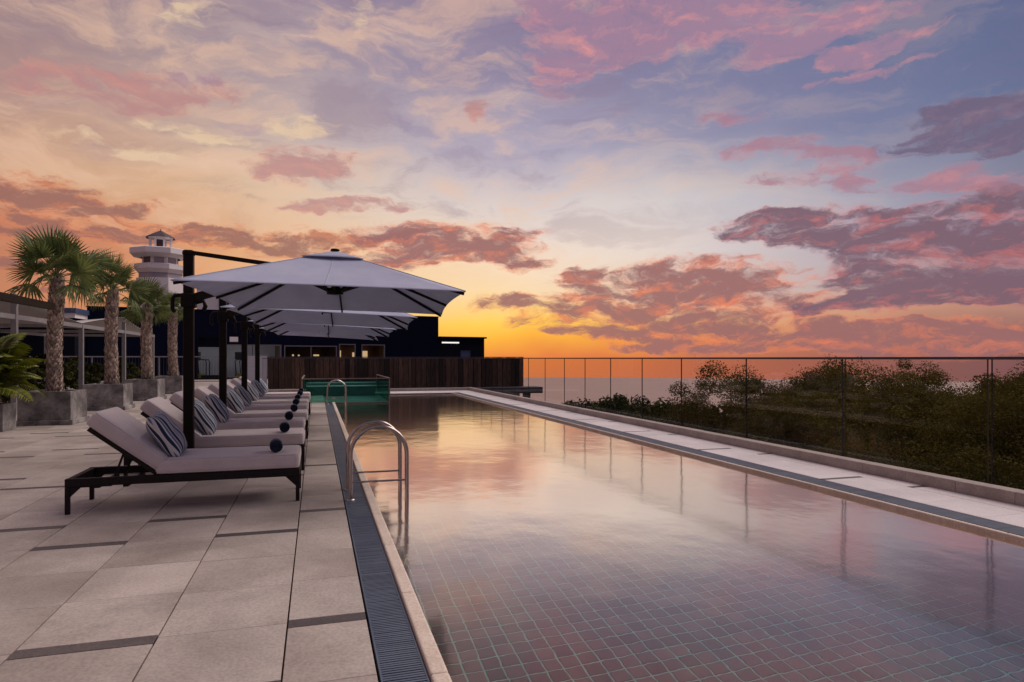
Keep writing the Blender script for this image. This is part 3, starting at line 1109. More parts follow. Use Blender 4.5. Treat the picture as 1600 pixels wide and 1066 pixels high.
# ================================================================ SUN LOUNGERS
def piping(sx, sy, th, parent):
    mb = MB()
    for z in (-1, 1):
        hx_, hy_, rr = sx / 2 - 0.010, sy / 2 - 0.010, 0.034
        pts = []
        for cx_, cy_, a0 in ((hx_ - rr, hy_ - rr, 0), (-hx_ + rr, hy_ - rr, 90), (-hx_ + rr, -hy_ + rr, 180), (hx_ - rr, -hy_ + rr, 270)):
            for q in range(5):
                a = math.radians(a0 + 22.5 * q)
                pts.append((cx_ + rr * math.cos(a), cy_ + rr * math.sin(a), z * (th / 2 - 0.0125)))
        pts.append(pts[0])
        mb.tube(pts, 0.0042, 5, cap=False)
    return mb.obj('piping', M['cushion'], parent)


def make_lounger():
    """Local origin: middle of the footprint on the floor. X runs from head (-0.955) to foot (+0.955)."""
    t = thing('sun_lounger', '', 'sun lounger', (0, 0, 0), 0, 'sun loungers in a row by the pool')
    H, Wd = 0.955, 0.335
    mb = MB()
    for s in (-1, 1):
        mb.box((-H, s * (Wd - 0.025) - 0.025, 0.235), (H, s * (Wd - 0.025) + 0.025, 0.305))
    mb.box((-H, -Wd + 0.05, 0.235), (-H + 0.05, Wd - 0.05, 0.303))
    mb.box((H - 0.05, -Wd + 0.05, 0.235), (H, Wd - 0.05, 0.303))
    soften(mb.obj('frame', M['frame'], t), 0.006, 2)
    for k in range(9):
        x = -0.25 + k * 0.14
        mb = MB()
        mb.box((x - 0.03, -Wd + 0.05, 0.26), (x + 0.03, Wd - 0.05, 0.285))
        mb.obj('slat', M['frame'], t)
    for sx in (-1, 1):
        for sy in (-1, 1):
            mb = MB()
            x0 = sx * (H - 0.018)
            y0 = sy * (Wd - 0.02)
            mb.box((x0 - 0.017, y0 - 0.017, 0.0), (x0 + 0.017, y0 + 0.017, 0.235))
            # triangular gusset under the side rail
            a, b = x0 - sx * 0.017, x0 - sx * 0.105
            vs = [(a, y0 - 0.012, 0.232), (b, y0 - 0.012, 0.232), (a, y0 - 0.012, 0.145), (a, y0 + 0.012, 0.232), (b, y0 + 0.012, 0.232), (a, y0 + 0.012, 0.145)]
            fs = [(0, 1, 2), (3, 5, 4), (0, 3, 4, 1), (1, 4, 5, 2), (2, 5, 3, 0)]
            mb.add(vs, fs)
            mb.obj('leg', M['frame'], t)
    # tilting back
    hx, hz, ang = -0.25, 0.31, math.radians(38)
    dx, dz = -math.cos(ang), math.sin(ang)
    L = 0.68
    mb = MB()
    for s in (-1, 1):
        mb.bar((hx, s * 0.29, hz), (hx + dx * L, s * 0.29, hz + dz * L), 0.035, 0.035)
    for k in range(7):
        q = 0.05 + k * (L - 0.08) / 6
        mb.bar((hx + dx * q, -0.27, hz + dz * q), (hx + dx * q, 0.27, hz + dz * q), 0.05, 0.016)
    mb.obj('backrest_frame', M['frame'], t)
    for s in (-1, 1):
        mb = MB()
        q = 0.36
        mb.bar((hx + dx * q, s * 0.2, hz + dz * q - 0.02), (hx + dx * q - 0.10, s * 0.2, 0.215), 0.03, 0.014)
        mb.bar((hx + dx * q - 0.10, s * 0.2, 0.215), (hx + dx * q - 0.38, s * 0.2, 0.215), 0.018, 0.018)
        mb.obj('prop_strut', M['frame'], t)
    mb = MB()
    mb.bar((-0.72, -0.30, 0.222), (-0.72, 0.30, 0.222), 0.04, 0.022)
    mb.bar((-0.50, -0.30, 0.222), (-0.50, 0.30, 0.222), 0.04, 0.022)
    mb.obj('cross_bar', M['frame'], t)
    th = 0.142
    mb = MB()
    mb.rbox((1.225, 0.665, th), 0.042, 4, puff=0.010)
    c = mb.obj('seat_cushion', M['cushion'], t, (0.345, 0, 0.306 + th / 2))
    piping(1.225, 0.665, th, c)
    mb = MB()
    mb.rbox((0.735, 0.665, th), 0.042, 4, puff=0.014)
    q = 0.365
    c = mb.obj('back_cushion', M['cushion'], t, (hx + dx * q + math.sin(ang) * (th / 2 + 0.02), 0, hz + dz * q + math.cos(ang) * (th / 2 + 0.02)))
    c.rotation_euler = (0, ang, 0)
    piping(0.735, 0.665, th, c)
    return t


def make_pillow():
    mb = MB()
    nU = 26
    vs, fs = [], []
    S = 0.23
    for side in (1, -1):
        base = len(vs)
        for i in range(nU + 1):
            for j in range(nU + 1):
                u, v = -1 + 2 * i / nU, -1 + 2 * j / nU
                x = u * S * (1 - 0.07 * (1 - v * v))
                y = v * S * (1 - 0.07 * (1 - u * u))
                h = 0.092 * ((1 - u ** 4) * (1 - v ** 4)) ** 0.55
                h *= 1 + 0.10 * math.sin(5 * u + 2 * v) * (1 - abs(v)) + 0.06 * math.sin(7 * v)
                vs.append((x, y, side * h))
        for i in range(nU):
            for j in range(nU):
                a = base + i * (nU + 1) + j
                q = (a, a + nU + 1, a + nU + 2, a + 1)
                fs.append(q if side > 0 else q[::-1])
    mb.add(vs, fs, 0, True)
    return mb.mesh('pillow', M['stripe'])


def make_towel():
    """A towel rolled up along Y, with the spiral showing at its ends."""
    mb = MB()
    pts = []
    turns, r0, r1 = 4, 0.012, 0.059
    nS = 90
    for i in range(nS + 1):
        a = 2 * PI * turns * i / nS
        r = r0 + (r1 - r0) * i / nS
        pts.append((r * math.cos(a), r * math.sin(a)))
    L = 0.19
    vs = []
    for x, z in pts:
        rr = math.hypot(x, z) / r1
        e = 0.012 * rr * rr
        for y in (-L / 2 + e, L / 2 - e):
            vs.append((x, y, z))
    fs = [(2 * i, 2 * i + 1, 2 * i + 3, 2 * i + 2) for i in range(nS)]
    mb.add(vs, fs, 0, True)
    # the wound layers fill the ends
    mb.lathe([(0.001, -L / 2 + 0.016), (r1 * 0.75, -L / 2 + 0.014), (r1 * 0.98, -L / 2 + 0.02), (r1 * 0.985, L / 2 - 0.02), (r1 * 0.75, L / 2 - 0.014), (0.001, L / 2 - 0.016)],
             28, (0, 0), 0, True, mx=Matrix.Rotation(PI / 2, 4, 'X'))
    me = mb.mesh('rolled_towel', M['towel'])
    return me


LY = [6.74, 8.47, 10.08, 11.62, 13.20, 14.76, 16.32, 17.80]
ordn = ['first', 'second', 'third', 'fourth', 'fifth', 'sixth', 'seventh', 'eighth']
lounger_labels = [
    'nearest sun lounger, its dark frame and all of its pale cushions in full view',
    'second sun lounger from the front, crossed by the nearest umbrella post',
    'third sun lounger from the front, just behind the nearest umbrella post',
    'fourth sun lounger from the front, its backrest cut by the second umbrella post',
    'fifth sun lounger from the front of the poolside row',
    'sixth sun lounger from the front, beside the third umbrella post',
    'seventh sun lounger from the front, next to last before the green glass tank',
    'farthest sun lounger, at the end of the row by the white partition']
L0 = make_lounger()
pm, tm = make_pillow(), make_towel()
ang = math.radians(38)
for i, y in enumerate(LY):
    loc = (-1.105 + [0, .01, -.01, .015, 0, -.01, .01, 0][i], y, 0)
    if i == 0:
        L0.location = loc
        L0['label'] = lounger_labels[0]
    else:
        dup(L0, loc, lounger_labels[i], [0, .008, -.006, .01, -.008, .004, -.005, .006][i])
    p = link('pillow', pm)
    j = [(0, 0, 0), (.02, .02, .03), (-.01, -.04, -.04), (.01, .03, .02), (0, -.02, -.03), (.02, .02, .02), (0, .01, 0), (-.01, -.02, .03)][i]
    p.location = (loc[0] - 0.215 + j[0], y - 0.06 + j[1], 0.635)
    R = Matrix.Rotation(math.radians(38 + 19), 4, 'Y') @ Matrix.Rotation(math.radians(4) + j[2], 4, 'Z')
    p.rotation_euler = R.to_euler()
    tag(p, 'navy and white striped square pillow on the %s lounger from the front' % ordn[i], 'pillow', 'striped pillows on the loungers')
    q = link('rolled_towel', tm)
    q.location = (-0.365 + [0, .0, -.01, .01, 0, -.01, .0, 0][i], y - 0.20, 0.448 + 0.066)
    q.rotation_euler = (0, random.uniform(0, 6), random.uniform(-.1, .1))
    tag(q, 'dark navy rolled towel on the foot end of the %s lounger from the front' % ordn[i], 'towel', 'rolled towels on the loungers')

# ================================================================ UMBRELLAS
def make_umbrella(ZE, TX, ROT):
    """Local origin: foot of the post. The canopy centre sits at (1.545, -0.94)."""
    t = thing('cantilever_umbrella', '', 'umbrella', (0, 0, 0), 0, 'cantilever umbrellas over the loungers')
    C = Vector((1.555, -0.90, 0))
    S, ZA = 1.235, ZE + 0.515
    rot = Matrix.Rotation(ROT, 4, 'Z')
    mb = MB()
    mb.box((-0.30, -0.16, 0.0), (0.30, 0.10, 0.018))
    mb.obj('base_plate', M['metal_dark'], t)
    mb = MB()
    mb.box((-0.052, -0.052, 0.018), (0.052, 0.052, 2.50))
    soften(mb.obj('post', M['metal_dark'], t), 0.012, 3)
    mb = MB()
    mb.rbox((0.125, 0.125, 0.07), 0.03, 3)
    mb.obj('post_cap', M['metal_dark'], t, (0, 0, 2.515))
    d = Vector((1.555, -0.90, 0)).normalized()
    # sliding clamp with its handle loop
    mb = MB()
    mb.rbox((0.15, 0.15, 0.16), 0.02, 3)
    cl = mb.obj('clamp', M['metal_dark'], t, (0, 0, 1.985))
    mb = MB()
    mb.tube([(-0.06, 0, 0.06), (-0.14, 0, 0.055), (-0.165, 0, 0.02), (-0.165, 0, -0.10), (-0.14, 0, -0.13)], 0.022, 8)
    mb.obj('handle', M['metal_dark'], cl)
    mb = MB()
    mb.tube([(0.06, 0, -0.02), (0.15, 0, -0.0), (0.17, 0, -0.06), (0.15, 0, -0.11)], 0.024, 8)
    mb.obj('crank', M['metal_dark'], cl)
    arm_end = C + Vector((0, 0, 2.40))
    mb = MB()
    mb.bar(Vector((0, 0, 2.0)), arm_end, 0.055, 0.085)
    mb.obj('arm', M['metal_dark'], t)
    p = Vector((0, 0, 2.0)).lerp(arm_end, 0.76)
    mb = MB()
    q = Vector((0, 0, 2.515)) + d * 0.07
    mb.bar(q, p, 0.045, 0.045)
    mb.obj('strut', M['metal_dark'], t)

    # canopy: four sagging cloth panels with a real thickness
    def pt(u, v):
        a = max(abs(u), abs(v))
        k = 1 - a
        z = ZE + (ZA - ZE) * k
        # cloth sags between ribs and its eaves curve up between the corners
        lo = min(abs(u), abs(v)) / (a + 1e-9)
        z -= 0.040 * math.sin(PI * min(1, a)) * (1 - lo ** 2) * 0.6
        z += 0.0045 * math.sin(7.3 * u + 2.1 * v + 40 * ROT) * math.sin(5.1 * v - 3.3 * u) * (1 - lo) * math.sin(PI * min(1, a))
        e = 1 - 0.035 * (1 - lo ** 2) * a
        z += 0.012 * (1 - lo ** 2) * a
        w = rot @ Vector((u * S * e, v * S * e, 0))
        return (C.x + w.x, C.y + w.y, z + TX * w.x - 0.016 * w.y)

    NU = 24
    for side in range(4):
        vs, fs = [], []
        for i in range(NU + 1):
            a = 0.14 + (1 - 0.14) * i / NU
            for j in range(NU + 1):
                b = -1 + 2 * j / NU
                u, v = {0: (b * a, -a), 1: (a, b * a), 2: (-b * a, a), 3: (-a, -b * a)}[side]
                vs.append(pt(u, v))
        for i in range(NU):
            for j in range(NU):
                a = i * (NU + 1) + j
                fs.append((a, a + NU + 1, a + NU + 2, a + 1))
        mb = MB()
        mb.add(vs, fs, 0, True)
        o = mb.obj('canopy_panel', M['canopy'], t)
        s = o.modifiers.new('solid', 'SOLIDIFY')
        s.thickness = 0.006
        s.offset = -1
    for u, v in ((-1, -1), (1, -1), (1, 1), (-1, 1), (0, -1), (1, 0), (0, 1), (-1, 0)):
        mb = MB()
        mb.tube([Vector(pt(u * q, v * q)) + Vector((0, 0, 0.0015)) for q in np.linspace(0.16, 0.998, 16)], 0.004, 5)
        mb.obj('seam', M['canopy'], t)
    # vent cap
    vs, fs = [], []
    nc = 12
    for side in range(4):
        b0 = len(vs)
        for i in range(5):
            a = i / 4
            for j in range(nc + 1):
                b = -1 + 2 * j / nc
                u, v = {0: (b * a, -a), 1: (a, b * a), 2: (-b * a, a), 3: (-a, -b * a)}[side]
                lo = min(abs(u), abs(v)) / (max(abs(u), abs(v)) + 1e-9)
                k = 0.245 * S * (1 - 0.05 * (1 - lo * lo))
                w = rot @ Vector((u * k, v * k, 0))
                vs.append((C.x + w.x, C.y + w.y, ZA + 0.012 - 0.112 * a + 0.010 * (1 - lo * lo) * a + TX * w.x))
        for i in range(4):
            for j in range(nc):
                a = b0 + i * (nc + 1) + j
                fs.append((a, a + nc + 1, a + nc + 2, a + 1))
    mb = MB()
    mb.add(vs, fs, 0, True)
    o = mb.obj('vent_cap', M['canopy'], t)
    s = o.modifiers.new('solid', 'SOLIDIFY')
    s.thickness = 0.006
    mb = MB()
    mb.lathe([(0.001, ZA + 0.036), (0.04, ZA + 0.031), (0.05, ZA + 0.014), (0.02, ZA + 0.0)][::-1], 16, (C.x, C.y))
    mb.obj('finial', M['metal_dark'], t)
    # hub and its ribs
    mb = MB()
    mb.lathe([(0.02, 2.010), (0.085, 2.015), (0.085, 2.07), (0.035, 2.09), (0.035, 2.42)], 14, (C.x, C.y))
    mb.obj('hub', M['metal_dark'], t)
    for k in range(8):
        u, v = ((-1, -1), (0, -1), (1, -1), (1, 0), (1, 1), (0, 1), (-1, 1), (-1, 0))[k]
        a, b = Vector(pt(u * 0.05, v * 0.05)), Vector(pt(u * 0.985, v * 0.985))
        m_ = Vector(pt(u * 0.5, v * 0.5))
        z0 = Vector((0, 0, -0.030))
        mb = MB()
        mb.bar(a + z0, m_ + z0, 0.018, 0.026)
        mb.bar(m_ + z0, b + z0, 0.018, 0.026)
        r = mb.obj('rib', M['metal_dark'], t)
        q = Vector(pt(u * 0.36, v * 0.36)) + z0
        mb = MB()
        dd = Vector((q.x - C.x, q.y - C.y, 0)).normalized() * 0.06
        mb.bar((C.x + dd.x, C.y + dd.y, 2.045), q, 0.022, 0.030)
        mb.obj('stretcher', M['metal_dark'], r)
    return t


UM = [(-1.365, 7.99, 1.947, -0.020, -0.099), (-1.385, 10.92, 1.913, -0.042, -0.08), (-1.36, 13.80, 1.885, -0.048, -0.05), (-1.37, 16.88, 1.895, -0.052, -0.10)]
ulab = ['nearest and largest cantilever umbrella with pale square canopy and dark bronze post',
        'second cantilever umbrella from the front, its eave just below the nearest canopy',
        'third cantilever umbrella from the front, half hidden behind the second canopy',
        'farthest and smallest cantilever umbrella, lowest in the stack of pale canopies']
for i, (x, y, ze, tx_, rt) in enumerate(UM):
    u = make_umbrella(ze, tx_, rt)
    u.location = (x, y, 0)
    u['label'] = ulab[i]

# ================================================================ PLANTERS AND PALMS
def make_planter(w, d, h):
    t = thing('planter', '', 'planter', (0, 0, 0), 0, 'grey concrete palm planters')
    mb = MB()
    th = 0.07
    mb.box((-w / 2, -d / 2, 0.10), (w / 2, -d / 2 + th, h))
    mb.box((-w / 2, d / 2 - th, 0.10), (w / 2, d / 2, h))
    mb.box((-w / 2, -d / 2 + th, 0.10), (-w / 2 + th, d / 2 - th, h - 0.0006))
    mb.box((w / 2 - th, -d / 2 + th, 0.10), (w / 2, d / 2 - th, h - 0.0006))
    soften(mb.obj('body', M['concrete'], t), 0.008, 2)
    mb = MB()
    mb.box((-w / 2 - 0.045, -d / 2 - 0.045, 0), (w / 2 + 0.045, d / 2 + 0.045, 0.10))
    soften(mb.obj('plinth', M['concrete'], t), 0.008, 2)
    mb = MB()
    mb.box((-w / 2 + th, -d / 2 + th, h - 0.3), (w / 2 - th, d / 2 - th, h - 0.07))
    mb.obj('soil', M['soil'], t)
    return t


def fan_mesh(seed, droop):
    """A fan-palm leaf: petiole along +X, then pleated blades spreading in the XY plane."""
    r = random.Random(seed)
    mb = MB()
    pl = 0.40
    mb.tube([(0, 0, 0), (pl * .5, 0, 0.02), (pl, 0, 0.0)], [0.011, 0.008, 0.006], 5, 1)
    ns = 24
    for k in range(ns):
        a = math.radians(-92 + 184 * k / (ns - 1))
        ln = (0.52 - 0.13 * (abs(a) / math.radians(92)) ** 2) * r.uniform(0.93, 1.05)
        wd = 0.0175
        rows = [(0.0, 0.10), (0.25, 0.75), (0.5, 1.0), (0.75, 0.62), (1.0, 0.02)]
        vs = []
        for q, wf in rows:
            rr = ln * q
            z = 0.05 * math.cos(a) * q - droop * (q ** 2.2) * (0.55 + 0.45 * r.random()) * 0.4
            cx, cy_ = pl + rr * math.cos(a), rr * math.sin(a)
            nx_, ny_ = -math.sin(a), math.cos(a)
            w = wd * wf * min(1, 0.25 + q * 2.2)
            vs += [(cx - nx_ * w, cy_ - ny_ * w, z - w * 0.55), (cx, cy_, z), (cx + nx_ * w, cy_ + ny_ * w, z - w * 0.55)]
        fs = []
        for q in range(len(rows) - 1):
            b = q * 3
            fs += [(b, b + 3, b + 4, b + 1), (b + 1, b + 4, b + 5, b + 2)]
        mb.add(vs, fs, 0, False)
    return mb.mesh('frond', [M['frond'], M['petiole']])


FANS = [fan_mesh(1, 0.25), fan_mesh(2, 0.5), fan_mesh(3, 0.9)]


def frond_matrix(az, el, roll):
    return Matrix.Rotation(az, 4, 'Z') @ Matrix.Rotation(-el, 4, 'Y') @ Matrix.Rotation(roll, 4, 'X')


def palm(x, y, zb, ht, r0, size, nf, label, seed, lean=(0, 0)):
    r = random.Random(seed)
    t = thing('palm_tree', label, 'palm tree', (x, y, zb), 0, 'fan palms in grey planters')
    prof = [(r0 * 1.18, 0), (r0 * 1.0, 0.12 * ht), (r0 * 0.93, 0.5 * ht), (r0 * 0.98, 0.85 * ht), (r0 * 0.72, ht), (r0 * 0.35, ht + 0.12)]
    mb = MB()
    pts = [(lean[0] * z / ht + 0.02 * math.sin(z * 2 + seed), lean[1] * z / ht, z) for _, z in prof]
    mb.tube(pts, [q[0] * 0.93 for q in prof], 16)
    tr = mb.obj('trunk', M['trunk'], t)
    mb = MB()
    rings = int(ht / 0.050)
    for i in range(rings):
        z = 0.02 + i * 0.050
        f = z / ht
        rad = np.interp(z, [q[1] for q in prof], [q[0] for q in prof])
        cx, cy_ = lean[0] * f + 0.02 * math.sin(z * 2 + seed), lean[1] * f
        for k in range(11):
            a = 2 * PI * (k + 0.5 * (i % 2)) / 11 + i * 0.09 + r.uniform(-.06, .06)
            w, h = 0.040 * r.uniform(.8, 1.15), 0.115 * r.uniform(.8, 1.25)
            o1, o2 = rad * 0.95, rad * 1.06 + r.uniform(0.014, 0.055)
            ca, sa = math.cos(a), math.sin(a)
            base = Vector((cx + ca * o1, cy_ + sa * o1, z - 0.02))
            tip = Vector((cx + ca * o2, cy_ + sa * o2, z + h))
            mid = base.lerp(tip, 0.45) + Vector((ca, sa, 0)) * 0.016
            sd = Vector((-sa, ca, 0)) * w
            inn = Vector((ca, sa, 0)) * -0.03
            vs = [base - sd, base + sd, mid + sd * 0.8, mid - sd * 0.8, tip, mid + inn]
            fs = [(0, 1, 2, 3), (3, 2, 4), (2, 5, 4), (5, 3, 4)]
            mb.add([tuple(p) for p in vs], fs)
    tag(mb.obj('leaf_base', M['scale'], tr), kind='stuff')
    for k in range(nf):
        q = (k + 0.5) / nf
        el = math.radians(78 - 100 * q) + r.uniform(-.12, .12)
        az = k * 2.39996 + r.uniform(-.25, .25)
        me = FANS[0 if el > 0.7 else (1 if el > 0.0 else 2)]
        o = link('frond', me, t)
        sc = size * r.uniform(0.74, 1.14)
        mt = Matrix.Translation((lean[0], lean[1], ht - 0.02 + 0.12 * (1 - q))) @ frond_matrix(az, el, r.uniform(-1.1, 1.1)) @ Matrix.Scale(sc, 4)
        o.matrix_local = mt
    for k in range(9):
        o = link('frond', FANS[0], t)
        o.matrix_local = Matrix.Translation((lean[0], lean[1], ht + 0.02)) @ frond_matrix(k * 2.4, math.radians(78 - 7.5 * k), r.uniform(-1, 1)) @ Matrix.Scale(size * r.uniform(0.42, 0.62), 4)
    return t


PL = [(-5.20, 15.58), (-5.23, 19.40), (-5.26, 23.40), (-5.30, 27.45)]
plab = ['nearest of the four palm planters, a grey concrete cube on a plinth by the pergola',
        'second palm planter from the front, grey concrete, half behind the nearest planter',
        'third palm planter from the front, a grey concrete box behind the second lounger',
        'farthest palm planter, grey concrete box by the nearest umbrella post']
P0 = make_planter(0.92, 0.98, 0.67)
for i, (x, y) in enumerate(PL):
    if i == 0:
        P0.location = (x, y, 0)
        P0['label'] = plab[0]
    else:
        dup(P0, (x, y, 0), plab[i], [0, .02, -.02, .01][i])
palm(-5.17, 15.55, 0.60, 2.38, 0.108, 1.30, 20, 'tallest and nearest fan palm with a wide dark green crown', 3, (0.03, 0))
palm(-5.18, 19.40, 0.60, 2.50, 0.120, 1.08, 18, 'second fan palm from the front with pale yellowish upright fronds', 8, (0.05, 0))
palm(-5.22, 23.40, 0.60, 2.35, 0.132, 1.05, 19, 'third fan palm from the front with a low flat green crown', 15, (0.0, 0))
palm(-5.24, 27.45, 0.60, 2.55, 0.135, 0.9, 18, 'farthest fan palm, its crown partly behind the nearest umbrella post', 21, (0.0, 0))

# low planter with a feathery palm at the very edge
t = thing('low_planter', 'low grey concrete planter under the feathery palm beside the awning', 'planter', (-5.80, 14.25, 0))
mb = MB()
mb.box((-0.34, -0.28, 0.0), (0.34, 0.28, 0.50))
soften(mb.obj('body', M['concrete'], t), 0.008, 2)
mb = MB()
mb.box((-0.28, -0.22, 0.44), (0.28, 0.22, 0.505))
mb.obj('soil', M['soil'], t)


def feather_mesh(seed):
    r = random.Random(seed)
    mb = MB()
    L = 1.25

    def axis(q):
        return Vector((L * q * (1 - 0.12 * q), 0, 0.62 * q - 0.95 * q ** 2.3))

    mb.tube([axis(i / 10) for i in range(11)], [0.013 - 0.010 * i / 10 for i in range(11)], 5, 1)
    nl = 22
    for k in range(nl):
        q = 0.16 + 0.83 * k / (nl - 1)
        p = axis(q)
        tg = (axis(min(1, q + .02)) - axis(q - .02)).normalized()
        ll = 0.40 * math.sin(PI * min(1, 0.16 + 0.8 * q)) ** 0.7 * r.uniform(.85, 1.1)
        for s in (-1, 1):
            out = (tg * 0.35 + Vector((0, s, 0)) * 1.1 + Vector((0, 0, 0.22))).normalized()
            side = out.cross(Vector((0, 0, 1))).normalized() * 0.0075
            tipd = Vector((0, 0, -0.45 * ll))
            vs = [p, p + out * ll * .45 + side + Vector((0, 0, 0.02)), p + out * ll + tipd, p + out * ll * .45 - side + Vector((0, 0, 0.02))]
            mb.add([tuple(v) for v in vs], [(0, 1, 2), (0, 2, 3)])
    return mb.mesh('frond', [M['areca'], M['petiole']])


FE = [feather_mesh(5), feather_mesh(6)]
t = thing('feather_palm', 'bushy yellow green feather palm leaning in from the picture edge over a low planter', 'palm plant', (-5.72, 14.22, 0.62))
for k in range(44):
    q = k / 43
    o = link('frond', FE[k % 2], t)
    az = k * 2.39996 + random.uniform(-.3, .3)
    o.matrix_local = Matrix.Translation((random.uniform(-.22, .22), random.uniform(-.2, .2), random.uniform(0, 0.55))) @ frond_matrix(az, math.radians(72 - 66 * q), random.uniform(-.4, .4)) @ Matrix.Scale(random.uniform(.5, .86), 4)
mb = MB()
for k in range(7):
    a = k * 0.9
    mb.tube([(0.10 * math.cos(a), 0.10 * math.sin(a), -0.2), (0.13 * math.cos(a), 0.13 * math.sin(a), 0.55)], [0.022, 0.012], 7)
mb.obj('stem', M['petiole'], t)

# ================================================================ PERGOLA, AWNING AND WHAT LIES BEHIND
t = thing('pergola', 'grey steel pergola with pale shade sails behind the row of palms', 'pergola', (-7.2, 26, 0))
ys = [-11.5, -6.95, -2.15, 2.65, 7.3]
for i, y in enumerate(ys):
    for x in (0, -4.2):
        mb = MB()
        mb.box((-0.06, -0.06, 0), (0.06, 0.06, 2.75 if (i % 2 == 1 and x == 0) else 2.42))
        mb.obj('post', M['post_grey'], t, (x, y, 0))
mb = MB()
for x in (0, -4.2):
    mb.box((x - 0.045, ys[0] - .2, 2.31), (x + 0.045, ys[-1] + .2, 2.43))
for y in ys:
    mb.box((-4.155, y - 0.04, 2.32), (-0.045, y + 0.04, 2.42))
mb.obj('beam', M['post_grey'], t)
for i in range(4):
    y0, y1 = ys[i], ys[i + 1]
    vs, fs = [], []
    n = 14
    z = [2.46, 2.95] if i % 2 == 0 else [2.95, 2.46]
    for a in range(n + 1):
        for b in range(n + 1):
            u, v = a / n, b / n
            zz0 = (1 - v) * ((1 - u) * z[0] + u * z[1]) + v * ((1 - u) * z[1] + u * z[0])
            e = 0.25
            uu = 0.5 + (u - 0.5) * (1 - e * v * (1 - v))
            vv = 0.5 + (v - 0.5) * (1 - e * u * (1 - u))
            vs.append((0.02 - 4.2 * vv, y0 + (y1 - y0) * uu, zz0 - 0.12 * math.sin(PI * u) * math.sin(PI * v)))
    for a in range(n):
        for b in range(n):
            k = a * (n + 1) + b
            fs.append((k, k + 1, k + n + 2, k + n + 1))
    mb = MB()
    mb.add(vs, fs, 0, True)
    o = mb.obj('shade_sail', M['sail'], t)
    s = o.modifiers.new('solid', 'SOLIDIFY')
    s.thickness = 0.008
t = thing('awning', 'dark flat awning edge jutting in from the picture edge beside the tallest palm', 'awning', (-5.02, 11, 0))
mb = MB()
mb.box((-0.06, -3.0, 2.305), (0.06, 3.95, 2.43))
mb.obj('fascia', M['metal_dark'], t)
mb = MB()
mb.box((-1.4, -3.0, 2.33), (-0.06, 2.0, 2.40))
mb.obj('roof_panel', M['metal_dark'], t)
mb = MB()
mb.box((-0.05, -2.95, 0), (0.05, -2.85, 2.305))
mb.obj('post', M['metal_dark'], t)

# leaf masses
def leaf_cloud(seed, n, rx, ry, rz, lw, ll, clumps, flat=0.0, shell=0.55, core=0.0, puff=0.22):
    r = np.random.default_rng(seed)
    # compact leaf puffs over an uneven crown
    d = r.normal(size=(clumps, 3))
    d /= np.linalg.norm(d, axis=1)[:, None]
    lump = 1 + 0.16 * np.sin(3.1 * d[:, 0] + seed) * np.cos(2.7 * d[:, 1] + 1.3 * seed) + 0.12 * np.sin(5.3 * d[:, 2] + 2 * d[:, 0] + seed)
    rad = (shell + (1 - shell) * r.random(clumps) ** 0.6) * lump
    c = d * rad[:, None] * np.array([rx, ry, rz])
    if flat:
        c[:, 2] = np.where(c[:, 2] < -rz * flat, -rz * flat + 0.25 * (c[:, 2] + rz * flat), c[:, 2])
    csz = r.uniform(0.55, 1.35, clumps) * puff * (rx + ry + rz) / 3
    which = r.integers(0, clumps, n)
    off = r.normal(size=(n, 3))
    off /= np.linalg.norm(off, axis=1)[:, None]
    ra = np.where(r.random(n) < 0.06, r.uniform(1.0, 1.30, n), r.uniform(0.55, 1.0, n))
    off *= ra[:, None]
    off[:, 2] *= 0.78
    p = c[which] + off * csz[which][:, None]
    nrm = 0.55 * r.normal(size=(n, 3)) + np.array([0, 0, 0.35]) + 1.15 * off
    nrm /= np.linalg.norm(nrm, axis=1)[:, None]
    a = np.cross(nrm, r.normal(size=(n, 3)))
    a /= np.linalg.norm(a, axis=1)[:, None]
    b = np.cross(nrm, a)
    s = r.uniform(0.65, 1.3, n)[:, None]
    a, b = a * s * ll / 2, b * s * lw / 2
    if core:
        # sparse big inner leaves close the gaps deep in the crown
        m = int(n * core)
        dd = r.normal(size=(m, 3))
        dd /= np.linalg.norm(dd, axis=1)[:, None]
        p[:m] = dd * (r.random(m) ** 0.5)[:, None] * 0.66 * np.array([rx, ry, rz])
        a[:m] *= 3.2
        b[:m] *= 3.4
    bend = nrm * (ll * 0.12) * s
    V = np.stack([p - a, p + b - 0.1 * a + bend, p + a, p - b - 0.1 * a + bend], axis=1).reshape(-1, 3)
    return V


def leaf_mesh(name, V, m):
    n = len(V) // 4
    me = bpy.data.meshes.new(name)
    me.vertices.add(len(V))
    me.vertices.foreach_set('co', V.astype(np.float32).ravel())
    me.loops.add(n * 4)
    me.loops.foreach_set('vertex_index', np.arange(n * 4, dtype=np.int32))
    me.polygons.add(n)
    me.polygons.foreach_set('loop_start', np.arange(0, n * 4, 4, dtype=np.int32))
    me.polygons.foreach_set('loop_total', np.full(n, 4, dtype=np.int32))
    me.materials.append(m)
    me.update()
    me.validate()
    return me


def limbs_mesh(seed, H, r0, rx, rz):
    r = random.Random(seed)
    mb = MB()
    mb.tube([(0, 0, -H), (0.08, 0.03, -H * .5), (0.0, 0.1, -rz * .5), (0.05, 0.0, 0.1 * rz)], [r0 * 1.3, r0, r0 * .8, r0 * .35], 9)
    for k in range(9):
        a = k * 2.4 + r.uniform(-.3, .3)
        z0 = -rz * .7 + rz * 0.9 * k / 9
        L = rx * r.uniform(.6, .9)
        p0 = Vector((0, 0.05, z0))
        p1 = p0 + Vector((math.cos(a) * L * .5, math.sin(a) * L * .5, L * .28))
        p2 = p0 + Vector((math.cos(a) * L, math.sin(a) * L, L * .75))
        mb.tube([p0, p1, p2], [r0 * .45, r0 * .28, r0 * .08], 6)
    return mb.mesh('trunk', M['bark'])


